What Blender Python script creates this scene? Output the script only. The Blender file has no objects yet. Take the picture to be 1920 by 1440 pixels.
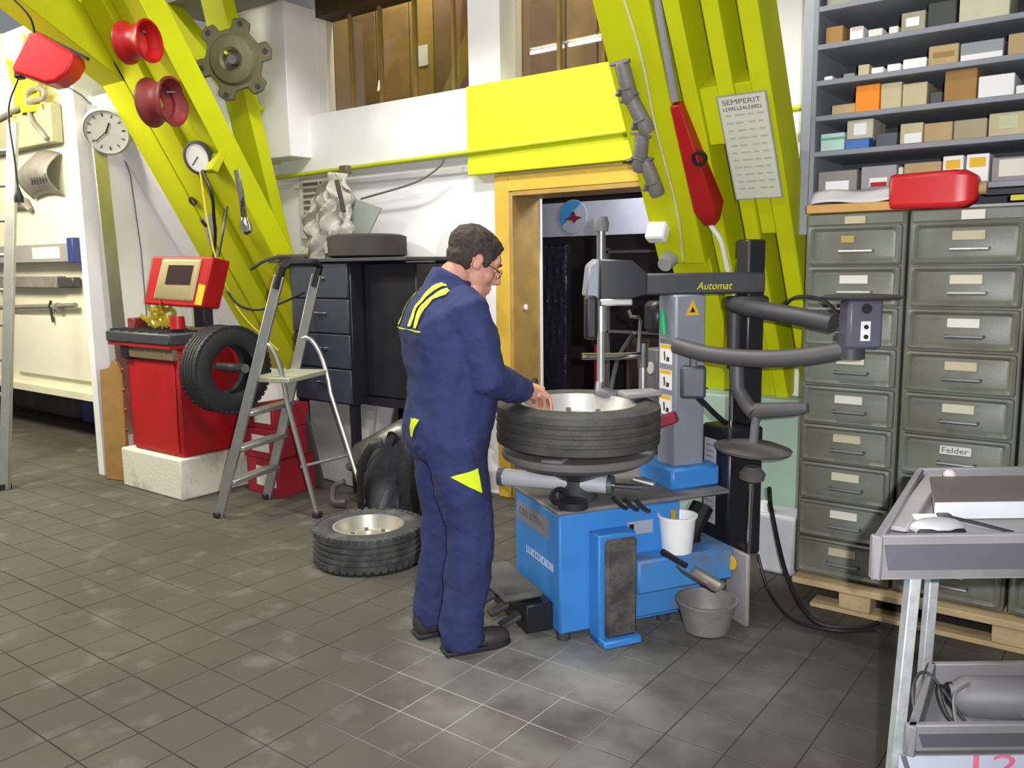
import bpy, bmesh, math, random
from mathutils import Matrix, Vector, Euler
random.seed(7)
scene = bpy.context.scene
COL = scene.collection
PI = math.pi

# ------------------------------------------------------------------ camera, world, lights, exposure
FPX, PITCH, ROLL, YAW, CAMH = 1583.06, .14003, -.01315, .64684, 1.505
_cy, _sy = math.cos(YAW), math.sin(YAW)
_F = Vector((-_sy*math.cos(PITCH), _cy*math.cos(PITCH), -math.sin(PITCH)))
_r0 = Vector((_cy, _sy, 0)); _u0 = _r0.cross(_F)
_R = _r0*math.cos(ROLL)+_u0*math.sin(ROLL); _U = -_r0*math.sin(ROLL)+_u0*math.cos(ROLL)
CAMP = Vector((0, 0, CAMH))
cam_d = bpy.data.cameras.new('camera'); cam = bpy.data.objects.new('camera', cam_d); COL.objects.link(cam)
cam_d.sensor_fit = 'HORIZONTAL'; cam_d.sensor_width = 36; cam_d.lens = FPX/1920*36; cam_d.clip_start = .02
cam.matrix_world = Matrix(((_R.x, _U.x, -_F.x, 0), (_R.y, _U.y, -_F.y, 0), (_R.z, _U.z, -_F.z, CAMH), (0, 0, 0, 1)))
scene.camera = cam

W = bpy.data.worlds.new('world'); scene.world = W; W.use_nodes = True
W.node_tree.nodes['Background'].inputs[0].default_value = (.93, .97, 1.0, 1)
W.node_tree.nodes['Background'].inputs[1].default_value = .17

def area(name, loc, size, sizey, power, color, target=None, rot=None):
    l = bpy.data.lights.new(name, 'AREA'); l.shape = 'RECTANGLE'; l.size = size; l.size_y = sizey
    l.energy = power; l.color = color
    o = bpy.data.objects.new(name, l); COL.objects.link(o); o.location = loc
    if target is not None: o.rotation_euler = (Vector(target)-Vector(loc)).to_track_quat('-Z', 'Y').to_euler()
    if rot: o.rotation_euler = rot
    return o
# the camera's own flash, just right of and above the lens
fl = bpy.data.lights.new('camera_flash', 'SPOT'); fl.energy = 270; fl.shadow_soft_size = .014; fl.color = (.96, .97, 1)
fl.spot_size = math.radians(100); fl.spot_blend = .8
flo = bpy.data.objects.new('camera_flash', fl); COL.objects.link(flo)
flo.location = CAMP+_R*.10+_U*.045
flo.rotation_euler = (_F+_U*.05).to_track_quat('-Z', 'Y').to_euler()
# fluorescent strip light of the hall, loft skylight, and unseen added fill lights
area('strip_light_bay', (-2.7, 2.6, 4.0), 1.3, .25, 66, (1, .99, .94), target=(-2.9, 3.9, 1.2))
area('fill_left', (-5.85, 1.2, 3.9), .35, .3, 60, (1, .98, .9), target=(-5.4, 3.0, 1.0))  # unseen fill, added to strengthen the strip lamp's light on the partition
area('strip_light_hall', (-2.0, .9, 3.9), 2.4, .3, 26, (1, 1, .97), target=(-2.2, 2.4, 0))
area('skylight_loft', (-3.5, 4.55, 3.95), 3.5, .12, 26, (1, .88, .58), target=(-3.5, 5.0, 2.9))
area('fill_back_room', (-2.4, 5.0, 2.2), .4, .3, 16, (.92, .94, 1), target=(-3.2, 5.6, .9))  # unseen fill, added to lift the dark back room
area('fill_tool_wall', (-7.4, 1.6, 3.3), 1.8, .8, 105, (1, .91, .66), target=(-7.0, 3.4, 1.3))  # unseen warm fill on the room side, added to brighten the tool wall

vs = scene.view_settings
vs.view_transform = 'Standard'; vs.look = 'None'; vs.gamma = 1; vs.use_curve_mapping = False
vs.exposure = 0.55

# ------------------------------------------------------------------ materials
def lin(c):
    if isinstance(c, str):
        c = tuple(int(c[i:i+2], 16)/255 for i in (0, 2, 4))
    return tuple(x/12.92 if x <= .04045 else ((x+.055)/1.055)**2.4 for x in c)
MATS = {}
def mat(name, col, rough=.6, metal=0, var=.12, scale=6, bump=0, bscale=60, emit=0, col2=None, spec=.5, coat=0, coords='Object', thr=None, alpha=1):
    if name in MATS: return MATS[name]
    m = bpy.data.materials.new(name); m.use_nodes = True; nt = m.node_tree; p = nt.nodes['Principled BSDF']
    c = lin(col)
    p.inputs['Roughness'].default_value = rough; p.inputs['Metallic'].default_value = metal
    p.inputs['Specular IOR Level'].default_value = spec
    if coat: p.inputs['Coat Weight'].default_value = coat
    tc = nt.nodes.new('ShaderNodeTexCoord') if coords == 'Object' else nt.nodes.new('ShaderNodeNewGeometry')
    src = tc.outputs['Object'] if coords == 'Object' else tc.outputs['Position']
    n = nt.nodes.new('ShaderNodeTexNoise'); n.inputs['Scale'].default_value = scale; n.inputs['Detail'].default_value = 6; n.inputs['Roughness'].default_value = .6
    nt.links.new(src, n.inputs['Vector'])
    r = nt.nodes.new('ShaderNodeValToRGB'); e = r.color_ramp.elements
    a, b = thr or (.3, .7)
    e[0].position = a; e[1].position = b
    c2 = lin(col2) if col2 else tuple(min(1, x*(1+var)) for x in c)
    c1 = c if col2 else tuple(x*(1-var) for x in c)
    e[0].color = (*c1, 1); e[1].color = (*c2, 1)
    nt.links.new(n.outputs['Fac'], r.inputs['Fac']); nt.links.new(r.outputs['Color'], p.inputs['Base Color'])
    if bump:
        n2 = nt.nodes.new('ShaderNodeTexNoise'); n2.inputs['Scale'].default_value = bscale; n2.inputs['Detail'].default_value = 4
        nt.links.new(src, n2.inputs['Vector'])
        bp = nt.nodes.new('ShaderNodeBump'); bp.inputs['Strength'].default_value = bump; bp.inputs['Distance'].default_value = .01
        nt.links.new(n2.outputs['Fac'], bp.inputs['Height']); nt.links.new(bp.outputs['Normal'], p.inputs['Normal'])
    if emit:
        p.inputs['Emission Color'].default_value = (*c, 1); p.inputs['Emission Strength'].default_value = emit
    MATS[name] = m
    return m

yellow = mat('yellow_paint', 'C0C50A', .6, spec=.25, var=.10, scale=2.2, bump=.08, bscale=25, coords='P')
white = mat('white_paint', 'EDEBEA', .7, var=.04, scale=2, coords='P')
white_dirty = mat('white_dirty', 'D8D4C4', .75, col2='6E675A', scale=3.0, thr=(.5, .72), coords='P', bump=.2, bscale=40)
cream = mat('cream_board', 'D9D6BE', .6, var=.05, scale=3, coords='P')
concrete = mat('concrete', '8C8B84', .9, var=.2, scale=5, bump=.3, bscale=50, coords='P')
palegreen = mat('pale_green_paint', '93A99A', .7, var=.08, scale=3, coords='P')
pine = mat('pine_yellow', 'CFA93C', .5, var=.15, scale=4)
pine2 = mat('pine_brown', 'A88648', .55, var=.2, scale=5)
plywood = mat('plywood', '9A7A4C', .6, var=.28, scale=3, coords='P')
plywood2 = mat('plywood_dark', '7F6247', .6, var=.25, scale=3, coords='P')
wood_dark = mat('wood_dark', '4A3524', .6, var=.25, scale=5)
wood_raw = mat('wood_raw', 'C9A878', .7, var=.15, scale=8, bump=.15)
pallet_wood = mat('pallet_wood', 'B79F76', .8, var=.22, scale=6, bump=.2, coords='P')
cab_green = mat('cabinet_greygreen', '74776A', .42, col2='5F584B', scale=2.6, thr=(.45, .75), coords='P', bump=.05, bscale=90)
steel_shelf = mat('shelf_grey', '8C8F95', .5, var=.08, scale=4)
steel_dark = mat('shelf_inside', '34343A', .6, var=.1)
alu = mat('aluminium', 'C9C9C4', .32, .85, var=.08, scale=12)
alu_dull = mat('aluminium_dull', 'B4B4AE', .45, .7, var=.1, scale=10)
galv = mat('galvanised', 'CFD2D2', .38, .55, var=.18, scale=30)
chrome = mat('chrome', 'DADADA', .12, 1, var=.04)
steel = mat('steel', '8F9093', .35, .8, var=.12, scale=15)
zinc = mat('zinc_dusty', '8A8680', .6, .3, var=.2, scale=9, bump=.2)
red = mat('red_paint', 'AD1618', .4, var=.15, scale=4)
red_dark = mat('red_grimy', 'B0141A', .5, col2='3A2324', scale=3.2, thr=(.5, .78), coords='P')
red_plastic = mat('red_plastic', 'CE2226', .35, var=.06)
maroon = mat('maroon_paint', '7E2A2A', .55, var=.2, scale=7)
blue = mat('blue_paint', '3D84CC', .42, var=.08, scale=4, bump=.04)
blue_dirty = mat('blue_dirty', '4285C6', .5, col2='6D6C6B', scale=4.5, thr=(.5, .7))
navy = mat('coverall_navy', '29325E', .85, var=.14, scale=5, bump=.25, bscale=26)
navy_dirty = mat('coverall_grime', '27294C', .85, var=.2, scale=9)
hivis = mat('hivis_yellow', 'DDF01E', .6, var=.04)
rubber = mat('rubber_black', '232326', .62, var=.2, scale=12, bump=.15, bscale=90)
rubber_dust = mat('rubber_dusty', '3C3C3D', .75, col2='6A6864', scale=7, thr=(.5, .75), bump=.2)
rubber_grey = mat('rubber_grey', '5C5A56', .85, var=.22, scale=9, bump=.3, bscale=40)
black = mat('black_paint', '1E1E24', .38, var=.15, scale=6)
black_gloss = mat('black_gloss', '16161C', .18, var=.1)
blackblue = mat('cabinet_slate', '353B45', .4, var=.1, scale=4)
grey_machine = mat('machine_grey', '878A93', .45, var=.07, scale=5)
grey_dark = mat('dark_grey', '3D3D40', .5, var=.15, scale=8)
grey_dust = mat('dusty_grey', '8E8B8B', .7, var=.12, scale=5, coords='P')
grey_mid = mat('mid_grey', '6B6A6B', .6, var=.12, scale=6)
skin = mat('skin', 'C58C78', .55, var=.1, scale=18)
hair_m = mat('hair_brown', '3A2E26', .75, var=.35, scale=40, bump=.6, bscale=130)
paper = mat('paper', 'DDD9CC', .8, var=.05, scale=8)
paper_w = mat('paper_white', 'ECEAE8', .7, var=.03)
kraft = mat('kraft', 'B69C70', .8, var=.1, scale=7)
kraft2 = mat('kraft_pale', 'C2B58E', .8, var=.08, scale=7)
kraft3 = mat('kraft_brown', 'A07A44', .8, var=.1, scale=7)
orange = mat('orange_box', 'F08A12', .6, var=.05)
teal = mat('teal_box', '5FA88E', .6, var=.05)
blue_box = mat('blue_box', '4A72B8', .6, var=.05)
grey_box = mat('grey_box', '8E8A88', .7, var=.1)
yellow_lbl = mat('yellow_label', 'E5B41A', .6, var=.05)
gold = mat('gold_foil', 'E0CC4E', .25, .7, var=.2, scale=20)
brass = mat('brass', 'A89A68', .35, .6, var=.2, scale=30)
plate_m = mat('olive_casting', '716B50', .55, .2, var=.18, scale=9, bump=.2)
bag_m = mat('grey_plastic_sheet', 'C0BBB0', .4, var=.15, scale=7, bump=.6, bscale=18)
sheet2 = mat('grey_paper_sheet', '9FA39A', .7, var=.08)
ink = mat('ink', '5E6066', .8)
ink_pink = mat('pink_marker', 'E0708C', .7)
blk_plastic = mat('black_plastic', '1C1C1E', .45, var=.1)
white_plastic = mat('white_plastic', 'F0EFEE', .35, var=.02)
tube_emit = mat('fluorescent_tube', 'FFFFF4', .4, emit=14, var=0)
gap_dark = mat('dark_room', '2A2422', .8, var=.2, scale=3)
screen_m = mat('screen_dark', '3A2A2A', .25, var=.1)
beige = mat('beige_plastic', 'B5A678', .5, var=.06)
green_m = mat('green_handle', '1FA868', .4)
cobalt = mat('cobalt', '2A3A78', .5)
window_glow = mat('window_daylight', 'FFFCC8', .6, emit=4.5, var=.0)
yellow_film = mat('yellow_sheet', 'F2E420', .5, emit=.0, var=.1)

# glass pane: clear with a mirror share
gm = bpy.data.materials.new('window_glass'); gm.use_nodes = True; nt = gm.node_tree
for n in list(nt.nodes): nt.nodes.remove(n)
o_ = nt.nodes.new('ShaderNodeOutputMaterial'); mx = nt.nodes.new('ShaderNodeMixShader'); tr = nt.nodes.new('ShaderNodeBsdfTransparent'); gl = nt.nodes.new('ShaderNodeBsdfGlossy')
gl.inputs['Roughness'].default_value = .02; mx.inputs[0].default_value = .09
nt.links.new(tr.outputs[0], mx.inputs[1]); nt.links.new(gl.outputs[0], mx.inputs[2]); nt.links.new(mx.outputs[0], o_.inputs[0])
tr.inputs[0].default_value = (.9, .92, .9, 1)
glass = gm

def floor_material(name, base1, base2, dust):
    m = bpy.data.materials.new(name); m.use_nodes = True; nt = m.node_tree; p = nt.nodes['Principled BSDF']
    g = nt.nodes.new('ShaderNodeNewGeometry'); P = g.outputs['Position']
    def noise(s, d=6):
        n = nt.nodes.new('ShaderNodeTexNoise'); n.inputs['Scale'].default_value = s; n.inputs['Detail'].default_value = d
        nt.links.new(P, n.inputs['Vector']); return n.outputs['Fac']
    def ramp(f, a, b, ca, cb):
        r = nt.nodes.new('ShaderNodeValToRGB'); e = r.color_ramp.elements; e[0].position = a; e[1].position = b; e[0].color = ca; e[1].color = cb
        nt.links.new(f, r.inputs['Fac']); return r.outputs['Color']
    basec = ramp(noise(1.3), .35, .68, (*lin(base1), 1), (*lin(base2), 1))
    # brushed dust around the tyre changer
    d = nt.nodes.new('ShaderNodeVectorMath'); d.operation = 'DISTANCE'; nt.links.new(P, d.inputs[0]); d.inputs[1].default_value = (-1.52, 2.66, 0)
    mr = nt.nodes.new('ShaderNodeMapRange'); mr.inputs[1].default_value = .10; mr.inputs[2].default_value = .95; mr.inputs[3].default_value = .95; mr.inputs[4].default_value = 0
    nt.links.new(d.outputs['Value'], mr.inputs[0])
    dn = ramp(noise(2.6, 8), .30, .60, (0, 0, 0, 1), (1, 1, 1, 1))
    mu = nt.nodes.new('ShaderNodeMath'); mu.operation = 'MULTIPLY'; nt.links.new(mr.outputs[0], mu.inputs[0]); nt.links.new(dn, mu.inputs[1])
    ad = nt.nodes.new('ShaderNodeMath'); ad.operation = 'MULTIPLY_ADD'; ad.use_clamp = True
    sp = ramp(noise(5.5, 9), .56, .74, (0, 0, 0, 1), (1, 1, 1, 1))
    nt.links.new(sp, ad.inputs[0]); ad.inputs[1].default_value = .17; nt.links.new(mu.outputs[0], ad.inputs[2])
    mix = nt.nodes.new('ShaderNodeMixRGB'); nt.links.new(ad.outputs[0], mix.inputs[0]); nt.links.new(basec, mix.inputs[1]); mix.inputs[2].default_value = (*lin(dust), 1)
    # darker floor by the drawer cabinets: dirt plus shade painted into the tile colour
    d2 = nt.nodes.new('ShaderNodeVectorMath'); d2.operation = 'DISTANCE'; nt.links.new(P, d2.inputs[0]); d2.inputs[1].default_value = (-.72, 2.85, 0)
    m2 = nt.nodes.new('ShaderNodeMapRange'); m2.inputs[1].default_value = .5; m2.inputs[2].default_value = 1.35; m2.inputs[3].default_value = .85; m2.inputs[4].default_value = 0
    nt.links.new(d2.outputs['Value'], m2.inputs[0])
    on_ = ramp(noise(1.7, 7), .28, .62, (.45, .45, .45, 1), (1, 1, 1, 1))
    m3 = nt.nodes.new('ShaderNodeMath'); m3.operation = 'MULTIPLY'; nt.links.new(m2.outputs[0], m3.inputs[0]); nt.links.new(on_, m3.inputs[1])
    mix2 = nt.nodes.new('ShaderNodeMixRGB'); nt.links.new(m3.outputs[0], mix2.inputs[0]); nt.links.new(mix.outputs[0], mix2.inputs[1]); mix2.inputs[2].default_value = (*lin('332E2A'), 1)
    nt.links.new(mix2.outputs[0], p.inputs['Base Color'])
    p.inputs['Roughness'].default_value = .62; p.inputs['Specular IOR Level'].default_value = .35
    bp = nt.nodes.new('ShaderNodeBump'); bp.inputs['Strength'].default_value = .12; bp.inputs['Distance'].default_value = .004
    nt.links.new(noise(70), bp.inputs['Height']); nt.links.new(bp.outputs['Normal'], p.inputs['Normal'])
    return m
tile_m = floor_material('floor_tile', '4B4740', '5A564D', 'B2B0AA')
def grout_material():
    m = bpy.data.materials.new('floor_joint'); m.use_nodes = True; nt = m.node_tree; p = nt.nodes['Principled BSDF']
    g = nt.nodes.new('ShaderNodeNewGeometry')
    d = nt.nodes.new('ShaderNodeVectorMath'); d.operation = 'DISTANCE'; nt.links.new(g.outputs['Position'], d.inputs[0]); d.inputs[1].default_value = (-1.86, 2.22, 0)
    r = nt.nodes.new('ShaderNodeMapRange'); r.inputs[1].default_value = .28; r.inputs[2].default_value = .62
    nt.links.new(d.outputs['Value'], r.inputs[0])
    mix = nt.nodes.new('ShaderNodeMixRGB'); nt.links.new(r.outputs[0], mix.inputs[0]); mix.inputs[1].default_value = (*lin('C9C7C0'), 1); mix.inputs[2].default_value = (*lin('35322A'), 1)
    nt.links.new(mix.outputs[0], p.inputs['Base Color']); p.inputs['Roughness'].default_value = .9
    return m
grout = grout_material()

# ------------------------------------------------------------------ mesh helpers
MW = {}          # world matrix of every object built
class B:
    def __init__(s): s.bm = bmesh.new()
    def _m(s, vs, M):
        if M is not None:
            for v in vs: v.co = M @ v.co
    def box(s, x0, x1, y0, y1, z0, z1, M=None):
        r = [s.bm.verts.new(c) for c in ((x0, y0, z0), (x1, y0, z0), (x1, y1, z0), (x0, y1, z0), (x0, y0, z1), (x1, y0, z1), (x1, y1, z1), (x0, y1, z1))]
        for f in ((0, 3, 2, 1), (4, 5, 6, 7), (0, 1, 5, 4), (1, 2, 6, 5), (2, 3, 7, 6), (3, 0, 4, 7)): s.bm.faces.new([r[i] for i in f])
        s._m(r, M); return s
    def cbox(s, c, size, M=None):
        return s.box(c[0]-size[0]/2, c[0]+size[0]/2, c[1]-size[1]/2, c[1]+size[1]/2, c[2]-size[2]/2, c[2]+size[2]/2, M)
    def rings(s, rings, closed=False, cap=True):
        vr = [[s.bm.verts.new(p) for p in r] for r in rings]; n = len(vr[0])
        pairs = list(zip(vr, vr[1:])) + ([(vr[-1], vr[0])] if closed else [])
        for a, b in pairs:
            for i in range(n): s.bm.faces.new((a[i], a[(i+1) % n], b[(i+1) % n], b[i]))
        if cap and not closed:
            s.bm.faces.new(vr[0][::-1]); s.bm.faces.new(vr[-1])
        return s
    def tube(s, pts, r, seg=10, closed=False, ry=None, up=None):
        pts = [Vector(p) for p in pts]; n = len(pts); rad = r if isinstance(r, (list, tuple)) else [r]*n
        rings = []; prev = None
        for i, p in enumerate(pts):
            a = pts[i-1] if (i or closed) else p; b = pts[(i+1) % n] if (i < n-1 or closed) else p
            t = (b-a).normalized()
            if prev is None:
                ref = Vector(up) if up else (Vector((0, 0, 1)) if abs(t.z) < .9 else Vector((1, 0, 0)))
                prev = (ref - t*ref.dot(t)).normalized()
            else:
                prev = (prev - t*prev.dot(t)).normalized()
            q = t.cross(prev)
            ra = rad[i]; rb = ra if ry is None else ry
            rings.append([p+prev*math.cos(2*PI*k/seg)*ra+q*math.sin(2*PI*k/seg)*rb for k in range(seg)])
        return s.rings(rings, closed)
    def cyl(s, p0, p1, r0, r1=None, seg=16):
        return s.tube([p0, p1], [r0, r0 if r1 is None else r1], seg)
    def bar(s, p0, p1, w, h, up=(0, 0, 1)):
        p0, p1 = Vector(p0), Vector(p1); t = (p1-p0).normalized(); up = Vector(up); a = (up-t*up.dot(t)).normalized(); q = t.cross(a)
        R = []
        for p in (p0, p1): R.append([p+a*h/2*i+q*w/2*j for i, j in ((-1, -1), (-1, 1), (1, 1), (1, -1))])
        return s.rings(R)
    def lathe(s, prof, seg=32, M=None, closed=False):
        rings = []
        for r, z in prof: rings.append([Vector((r*math.cos(2*PI*k/seg), r*math.sin(2*PI*k/seg), z)) for k in range(seg)])
        if M is not None: rings = [[M @ p for p in r] for r in rings]
        return s.rings(rings, closed, cap=True)
    def prism(s, poly, d, M=None):
        a = [Vector((x, y, 0)) for x, y in poly]; b = [Vector((x, y, d)) for x, y in poly]
        if M is not None: a = [M @ p for p in a]; b = [M @ p for p in b]
        return s.rings([a, b])
    def sph(s, c, r, rot=None, seg=14, rg=9):
        r = r if isinstance(r, (tuple, list)) else (r, r, r); c = Vector(c); rings = []
        E = Euler(rot).to_matrix() if rot else Matrix.Identity(3)
        for i in range(1, rg):
            a = PI*i/rg
            rings.append([c+E @ Vector((r[0]*math.sin(a)*math.cos(2*PI*k/seg), r[1]*math.sin(a)*math.sin(2*PI*k/seg), -r[2]*math.cos(a))) for k in range(seg)])
        return s.rings(rings)
    def grid(s, fn, nu, nv):
        v = [[s.bm.verts.new(fn(i/nu, j/nv)) for j in range(nv+1)] for i in range(nu+1)]
        for i in range(nu):
            for j in range(nv): s.bm.faces.new((v[i][j], v[i+1][j], v[i+1][j+1], v[i][j+1]))
        return s
    def xf(s, M):
        for v in s.bm.verts: v.co = M @ v.co
        return s
    def obj(s, name, m, parent=None, bevel=0, angle=.6, flat=False, local=False, solid=0, seg=1):
        bm = s.bm
        bmesh.ops.recalc_face_normals(bm, faces=bm.faces)
        for f in bm.faces: f.smooth = not flat
        for e in bm.edges:
            if len(e.link_faces) == 2 and e.calc_face_angle(0) > angle: e.smooth = False
        PM = MW[parent] if parent else Matrix.Identity(4)
        if not local: bmesh.ops.transform(bm, matrix=PM.inverted(), verts=bm.verts)
        xs = [v.co for v in bm.verts]
        c = Vector(((min(v.x for v in xs)+max(v.x for v in xs))/2, (min(v.y for v in xs)+max(v.y for v in xs))/2, min(v.z for v in xs)))
        for v in bm.verts: v.co -= c
        me = bpy.data.meshes.new(name); bm.to_mesh(me); bm.free()
        o = bpy.data.objects.new(name, me); COL.objects.link(o); o.location = c
        if isinstance(m, (list, tuple)):
            for k in m: me.materials.append(k)
        else: me.materials.append(m)
        if parent: o.parent = parent
        MW[o] = PM @ Matrix.Translation(c)
        if solid:
            md = o.modifiers.new('solid', 'SOLIDIFY'); md.thickness = solid; md.offset = 0
        if bevel:
            md = o.modifiers.new('bevel', 'BEVEL'); md.width = bevel; md.segments = seg; md.limit_method = 'ANGLE'; md.angle_limit = .6
        return o
def tag(o, label, cat, group=None, kind=None):
    o['label'] = label; o['category'] = cat
    if group: o['group'] = group
    return o
def thing(name, label, cat, loc=(0, 0, 0), rotz=0, group=None):
    o = bpy.data.objects.new(name, None); COL.objects.link(o); o.empty_display_size = .1
    o.location = loc; o.rotation_euler = (0, 0, rotz)
    MW[o] = Matrix.Translation(loc) @ Matrix.Rotation(rotz, 4, 'Z')
    return tag(o, label, cat, group)
def struct(o): o['kind'] = 'structure'; return o
def copy_tree(src, parent=None):
    c = src.copy(); COL.objects.link(c)
    if parent: c.parent = parent
    MW[c] = MW[src].copy()
    for ch in [x for x in bpy.data.objects if x.parent == src]: copy_tree(ch, c)
    return c
def bez(p, n=14):
    p = [Vector(q) for q in p]; out = []
    for i in range(n+1):
        t = i/n; q = list(p)
        while len(q) > 1: q = [a.lerp(b, t) for a, b in zip(q, q[1:])]
        out.append(q[0])
    return out
def spline(pts, n=6):
    P = [Vector(p) for p in pts]; P = [P[0]*2-P[1]]+P+[P[-1]*2-P[-2]]; out = []
    for i in range(1, len(P)-2):
        a, b, c, d = P[i-1:i+3]
        for k in range(n):
            t = k/n; out.append(.5*((2*b)+(c-a)*t+(2*a-5*b+4*c-d)*t*t+(3*b-a-3*c+d)*t**3))
    out.append(P[-2]); return out
def frame_matrix(o, x, y):
    x = Vector(x).normalized(); y = Vector(y); y = (y-x*y.dot(x)).normalized(); z = x.cross(y)
    return Matrix(((x.x, y.x, z.x, o[0]), (x.y, y.y, z.y, o[1]), (x.z, y.z, z.z, o[2]), (0, 0, 0, 1)))
def text(s, name, M, size, m, parent, depth=.0006, width=None, shear=0):
    cu = bpy.data.curves.new(name, 'FONT'); cu.body = s; cu.size = size; cu.extrude = depth; cu.shear = shear; cu.resolution_u = 3
    t = bpy.data.objects.new('tmp', cu); COL.objects.link(t)
    dg = bpy.context.evaluated_depsgraph_get(); me = bpy.data.meshes.new_from_object(t.evaluated_get(dg))
    bpy.data.objects.remove(t)
    bm = bmesh.new(); bm.from_mesh(me); bpy.data.meshes.remove(me)
    b = B(); b.bm.free(); b.bm = bm
    xs = [v.co.x for v in bm.verts]
    k = (width/(max(xs)-min(xs))) if width else 1
    for v in bm.verts: v.co.x = (v.co.x-min(xs))*k
    b.xf(M)
    return b.obj(name, m, parent, flat=True)
def bars_text(name, M, n, w, h, m, parent, gap=.35):
    """small unreadable lettering: upright strokes on a line"""
    b = B(); rnd = random.Random(n*7+3); x = 0; step = w/n
    for i in range(n):
        k = rnd.choice((0, 1, 2, 3)); x = i*step; cw = step*(1-gap)
        b.box(x, x+cw*.3, 0, h, 0, .0012)
        if k in (0, 2): b.box(x+cw*.3, x+cw, h*.8, h, 0, .0012)
        if k in (1, 2): b.box(x+cw*.3, x+cw, 0, h*.2, 0, .0012)
        if k in (0, 3): b.box(x+cw*.7, x+cw, 0, h, 0, .0012)
        if k == 3: b.box(x+cw*.3, x+cw*.7, h*.4, h*.6, 0, .0012)
    b.xf(M)
    return b.obj(name, m, parent, flat=True)
def proj(p):
    d = Vector(p)-CAMP; z = d.dot(_F)
    return (960+FPX*d.dot(_R)/z, 720-FPX*d.dot(_U)/z, z)

# ================================================================== SETTING
# ---- floor: joints slab with 20 cm tiles
fl_o = struct(B().box(-14, 2.2, -2.0, 7.2, -.08, -.003).obj('floor', grout))
tb = bmesh.new(); h = .098
lo = [tb.verts.new((x, y, -.006)) for x, y in ((-h, -h), (h, -h), (h, h), (-h, h))]
mi = [tb.verts.new((x, y, -.001)) for x, y in ((-h, -h), (h, -h), (h, h), (-h, h))]
hi = [tb.verts.new((x*.985, y*.985, 0)) for x, y in ((-h, -h), (h, -h), (h, h), (-h, h))]
tb.faces.new(hi)
for a, b_ in ((lo, mi), (mi, hi)):
    for i in range(4): tb.faces.new((a[i], a[(i+1) % 4], b_[(i+1) % 4], b_[i]))
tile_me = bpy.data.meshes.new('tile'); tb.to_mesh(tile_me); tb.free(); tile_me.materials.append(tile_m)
cells = []
for i in range(-60, 21):
    for j in range(-21, 24):
        x, y = -2.0486+.2*i, 2.4183+.2*j
        if x < -13.9 or x > 2.1 or y < -1.9 or y > 7.1: continue
        P = proj((x, y, 0)); vis = P[2] > .3 and -60 < P[0] < 1980 and 500 < P[1] < 1500 and y < 4.3
        cells.append((0 if vis else 1, P[2] if vis else 0, x, y))
cells.sort()
for c in cells[:300]:
    t = bpy.data.objects.new('tile', tile_me); COL.objects.link(t); t.parent = fl_o
    t.matrix_parent_inverse = Matrix.Identity(4); t.location = Vector((c[2], c[3], random.uniform(-.0012, .0))) - fl_o.location
rest = bmesh.new()
for c in cells[300:]:
    vs_ = [rest.verts.new((c[2]+x, c[3]+y, z)) for z in (-.006, 0) for x, y in ((-h, -h), (h, -h), (h, h), (-h, h))]
    rest.faces.new(vs_[4:])
    for i in range(4): rest.faces.new((vs_[i], vs_[(i+1) % 4], vs_[4+(i+1) % 4], vs_[4+i]))
bb = B(); bb.bm.free(); bb.bm = rest
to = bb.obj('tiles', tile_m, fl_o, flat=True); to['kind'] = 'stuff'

# ---- back wall with door and clerestory windows
wb = B()
wb.box(-6.1, -3.22, 4.30, 4.46, 0, 2.6)                 # left of the door, up to the sill
wb.box(-3.22, -1.9, 4.30, 4.46, 1.95, 2.6)              # over the door
wb.box(-1.9, 1.6, 4.30, 4.46, 0, 3.5)                   # right
wb.box(-3.51, -3.26, 4.24, 4.46, 2.6, 3.5)              # pier between the windows
wb.box(-2.02, -1.9, 4.30, 4.46, 2.6, 3.5)
wb.box(-6.1, -4.99, 4.30, 4.46, 2.6, 3.5)
struct(wb.obj('wall_back', white))
struct(B().box(-5.62, -5.0, 4.02, 4.299, 2.3, 3.36).obj('trim_1', white, bevel=.006))     # white pier at the left window
struct(B().box(-5.36, -3.512, 4.215, 4.299, 2.20, 2.605).obj('trim_2', white, bevel=.004))  # white fascia
struct(B().box(-3.51, -1.92, 4.21, 4.299, 2.07, 2.61).obj('trim_3', mat('yellow_fascia', 'E8F000', .5, var=.03), bevel=.004))
struct(B().box(-5.3, -3.512, 4.27, 4.299, 2.10, 2.16).obj('trim_4', white, bevel=.004))
ce = B(); ce.box(-6.1, 1.6, 3.2, 4.46, 3.5, 3.6); struct(ce.obj('ceiling', mat('ceiling_grey', '9A9894', .8, var=.06)))
struct(B().box(-5.9, -4.6, 3.55, 4.02, 3.36, 3.48).obj('trim_5', mat('soffit_grey', '8B8985', .8, var=.08), bevel=.01))
struct(B().box(-4.99, -3.512, 4.3, 4.46, 3.30, 3.5).obj('trim_6', wood_dark))

def window(name, x0, x1, z0, z1, mull):
    w = bpy.data.objects.new(name, None); COL.objects.link(w); w.location = ((x0+x1)/2, 4.4, z0); MW[w] = Matrix.Translation(w.location); struct(w)
    B().box(x0, x1, 4.395, 4.401, z0, z1).obj('pane', glass, w)
    for x in mull: B().box(x-.013, x+.013, 4.38, 4.41, z0, z1).obj('mullion', mat('mullion_wood', '8F743A', .6, var=.15), w, bevel=.003)
    B().box(x0, x1, 4.36, 4.45, z0, z0+.02).obj('window_sill', pine2, w)
    return w
window('window_1', -4.99, -3.51, 2.605, 3.3, (-4.73, -4.43, -4.10, -3.76))
window('window_2', -3.26, -2.02, 2.605, 3.5, (-2.93, -2.62, -2.3))
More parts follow.
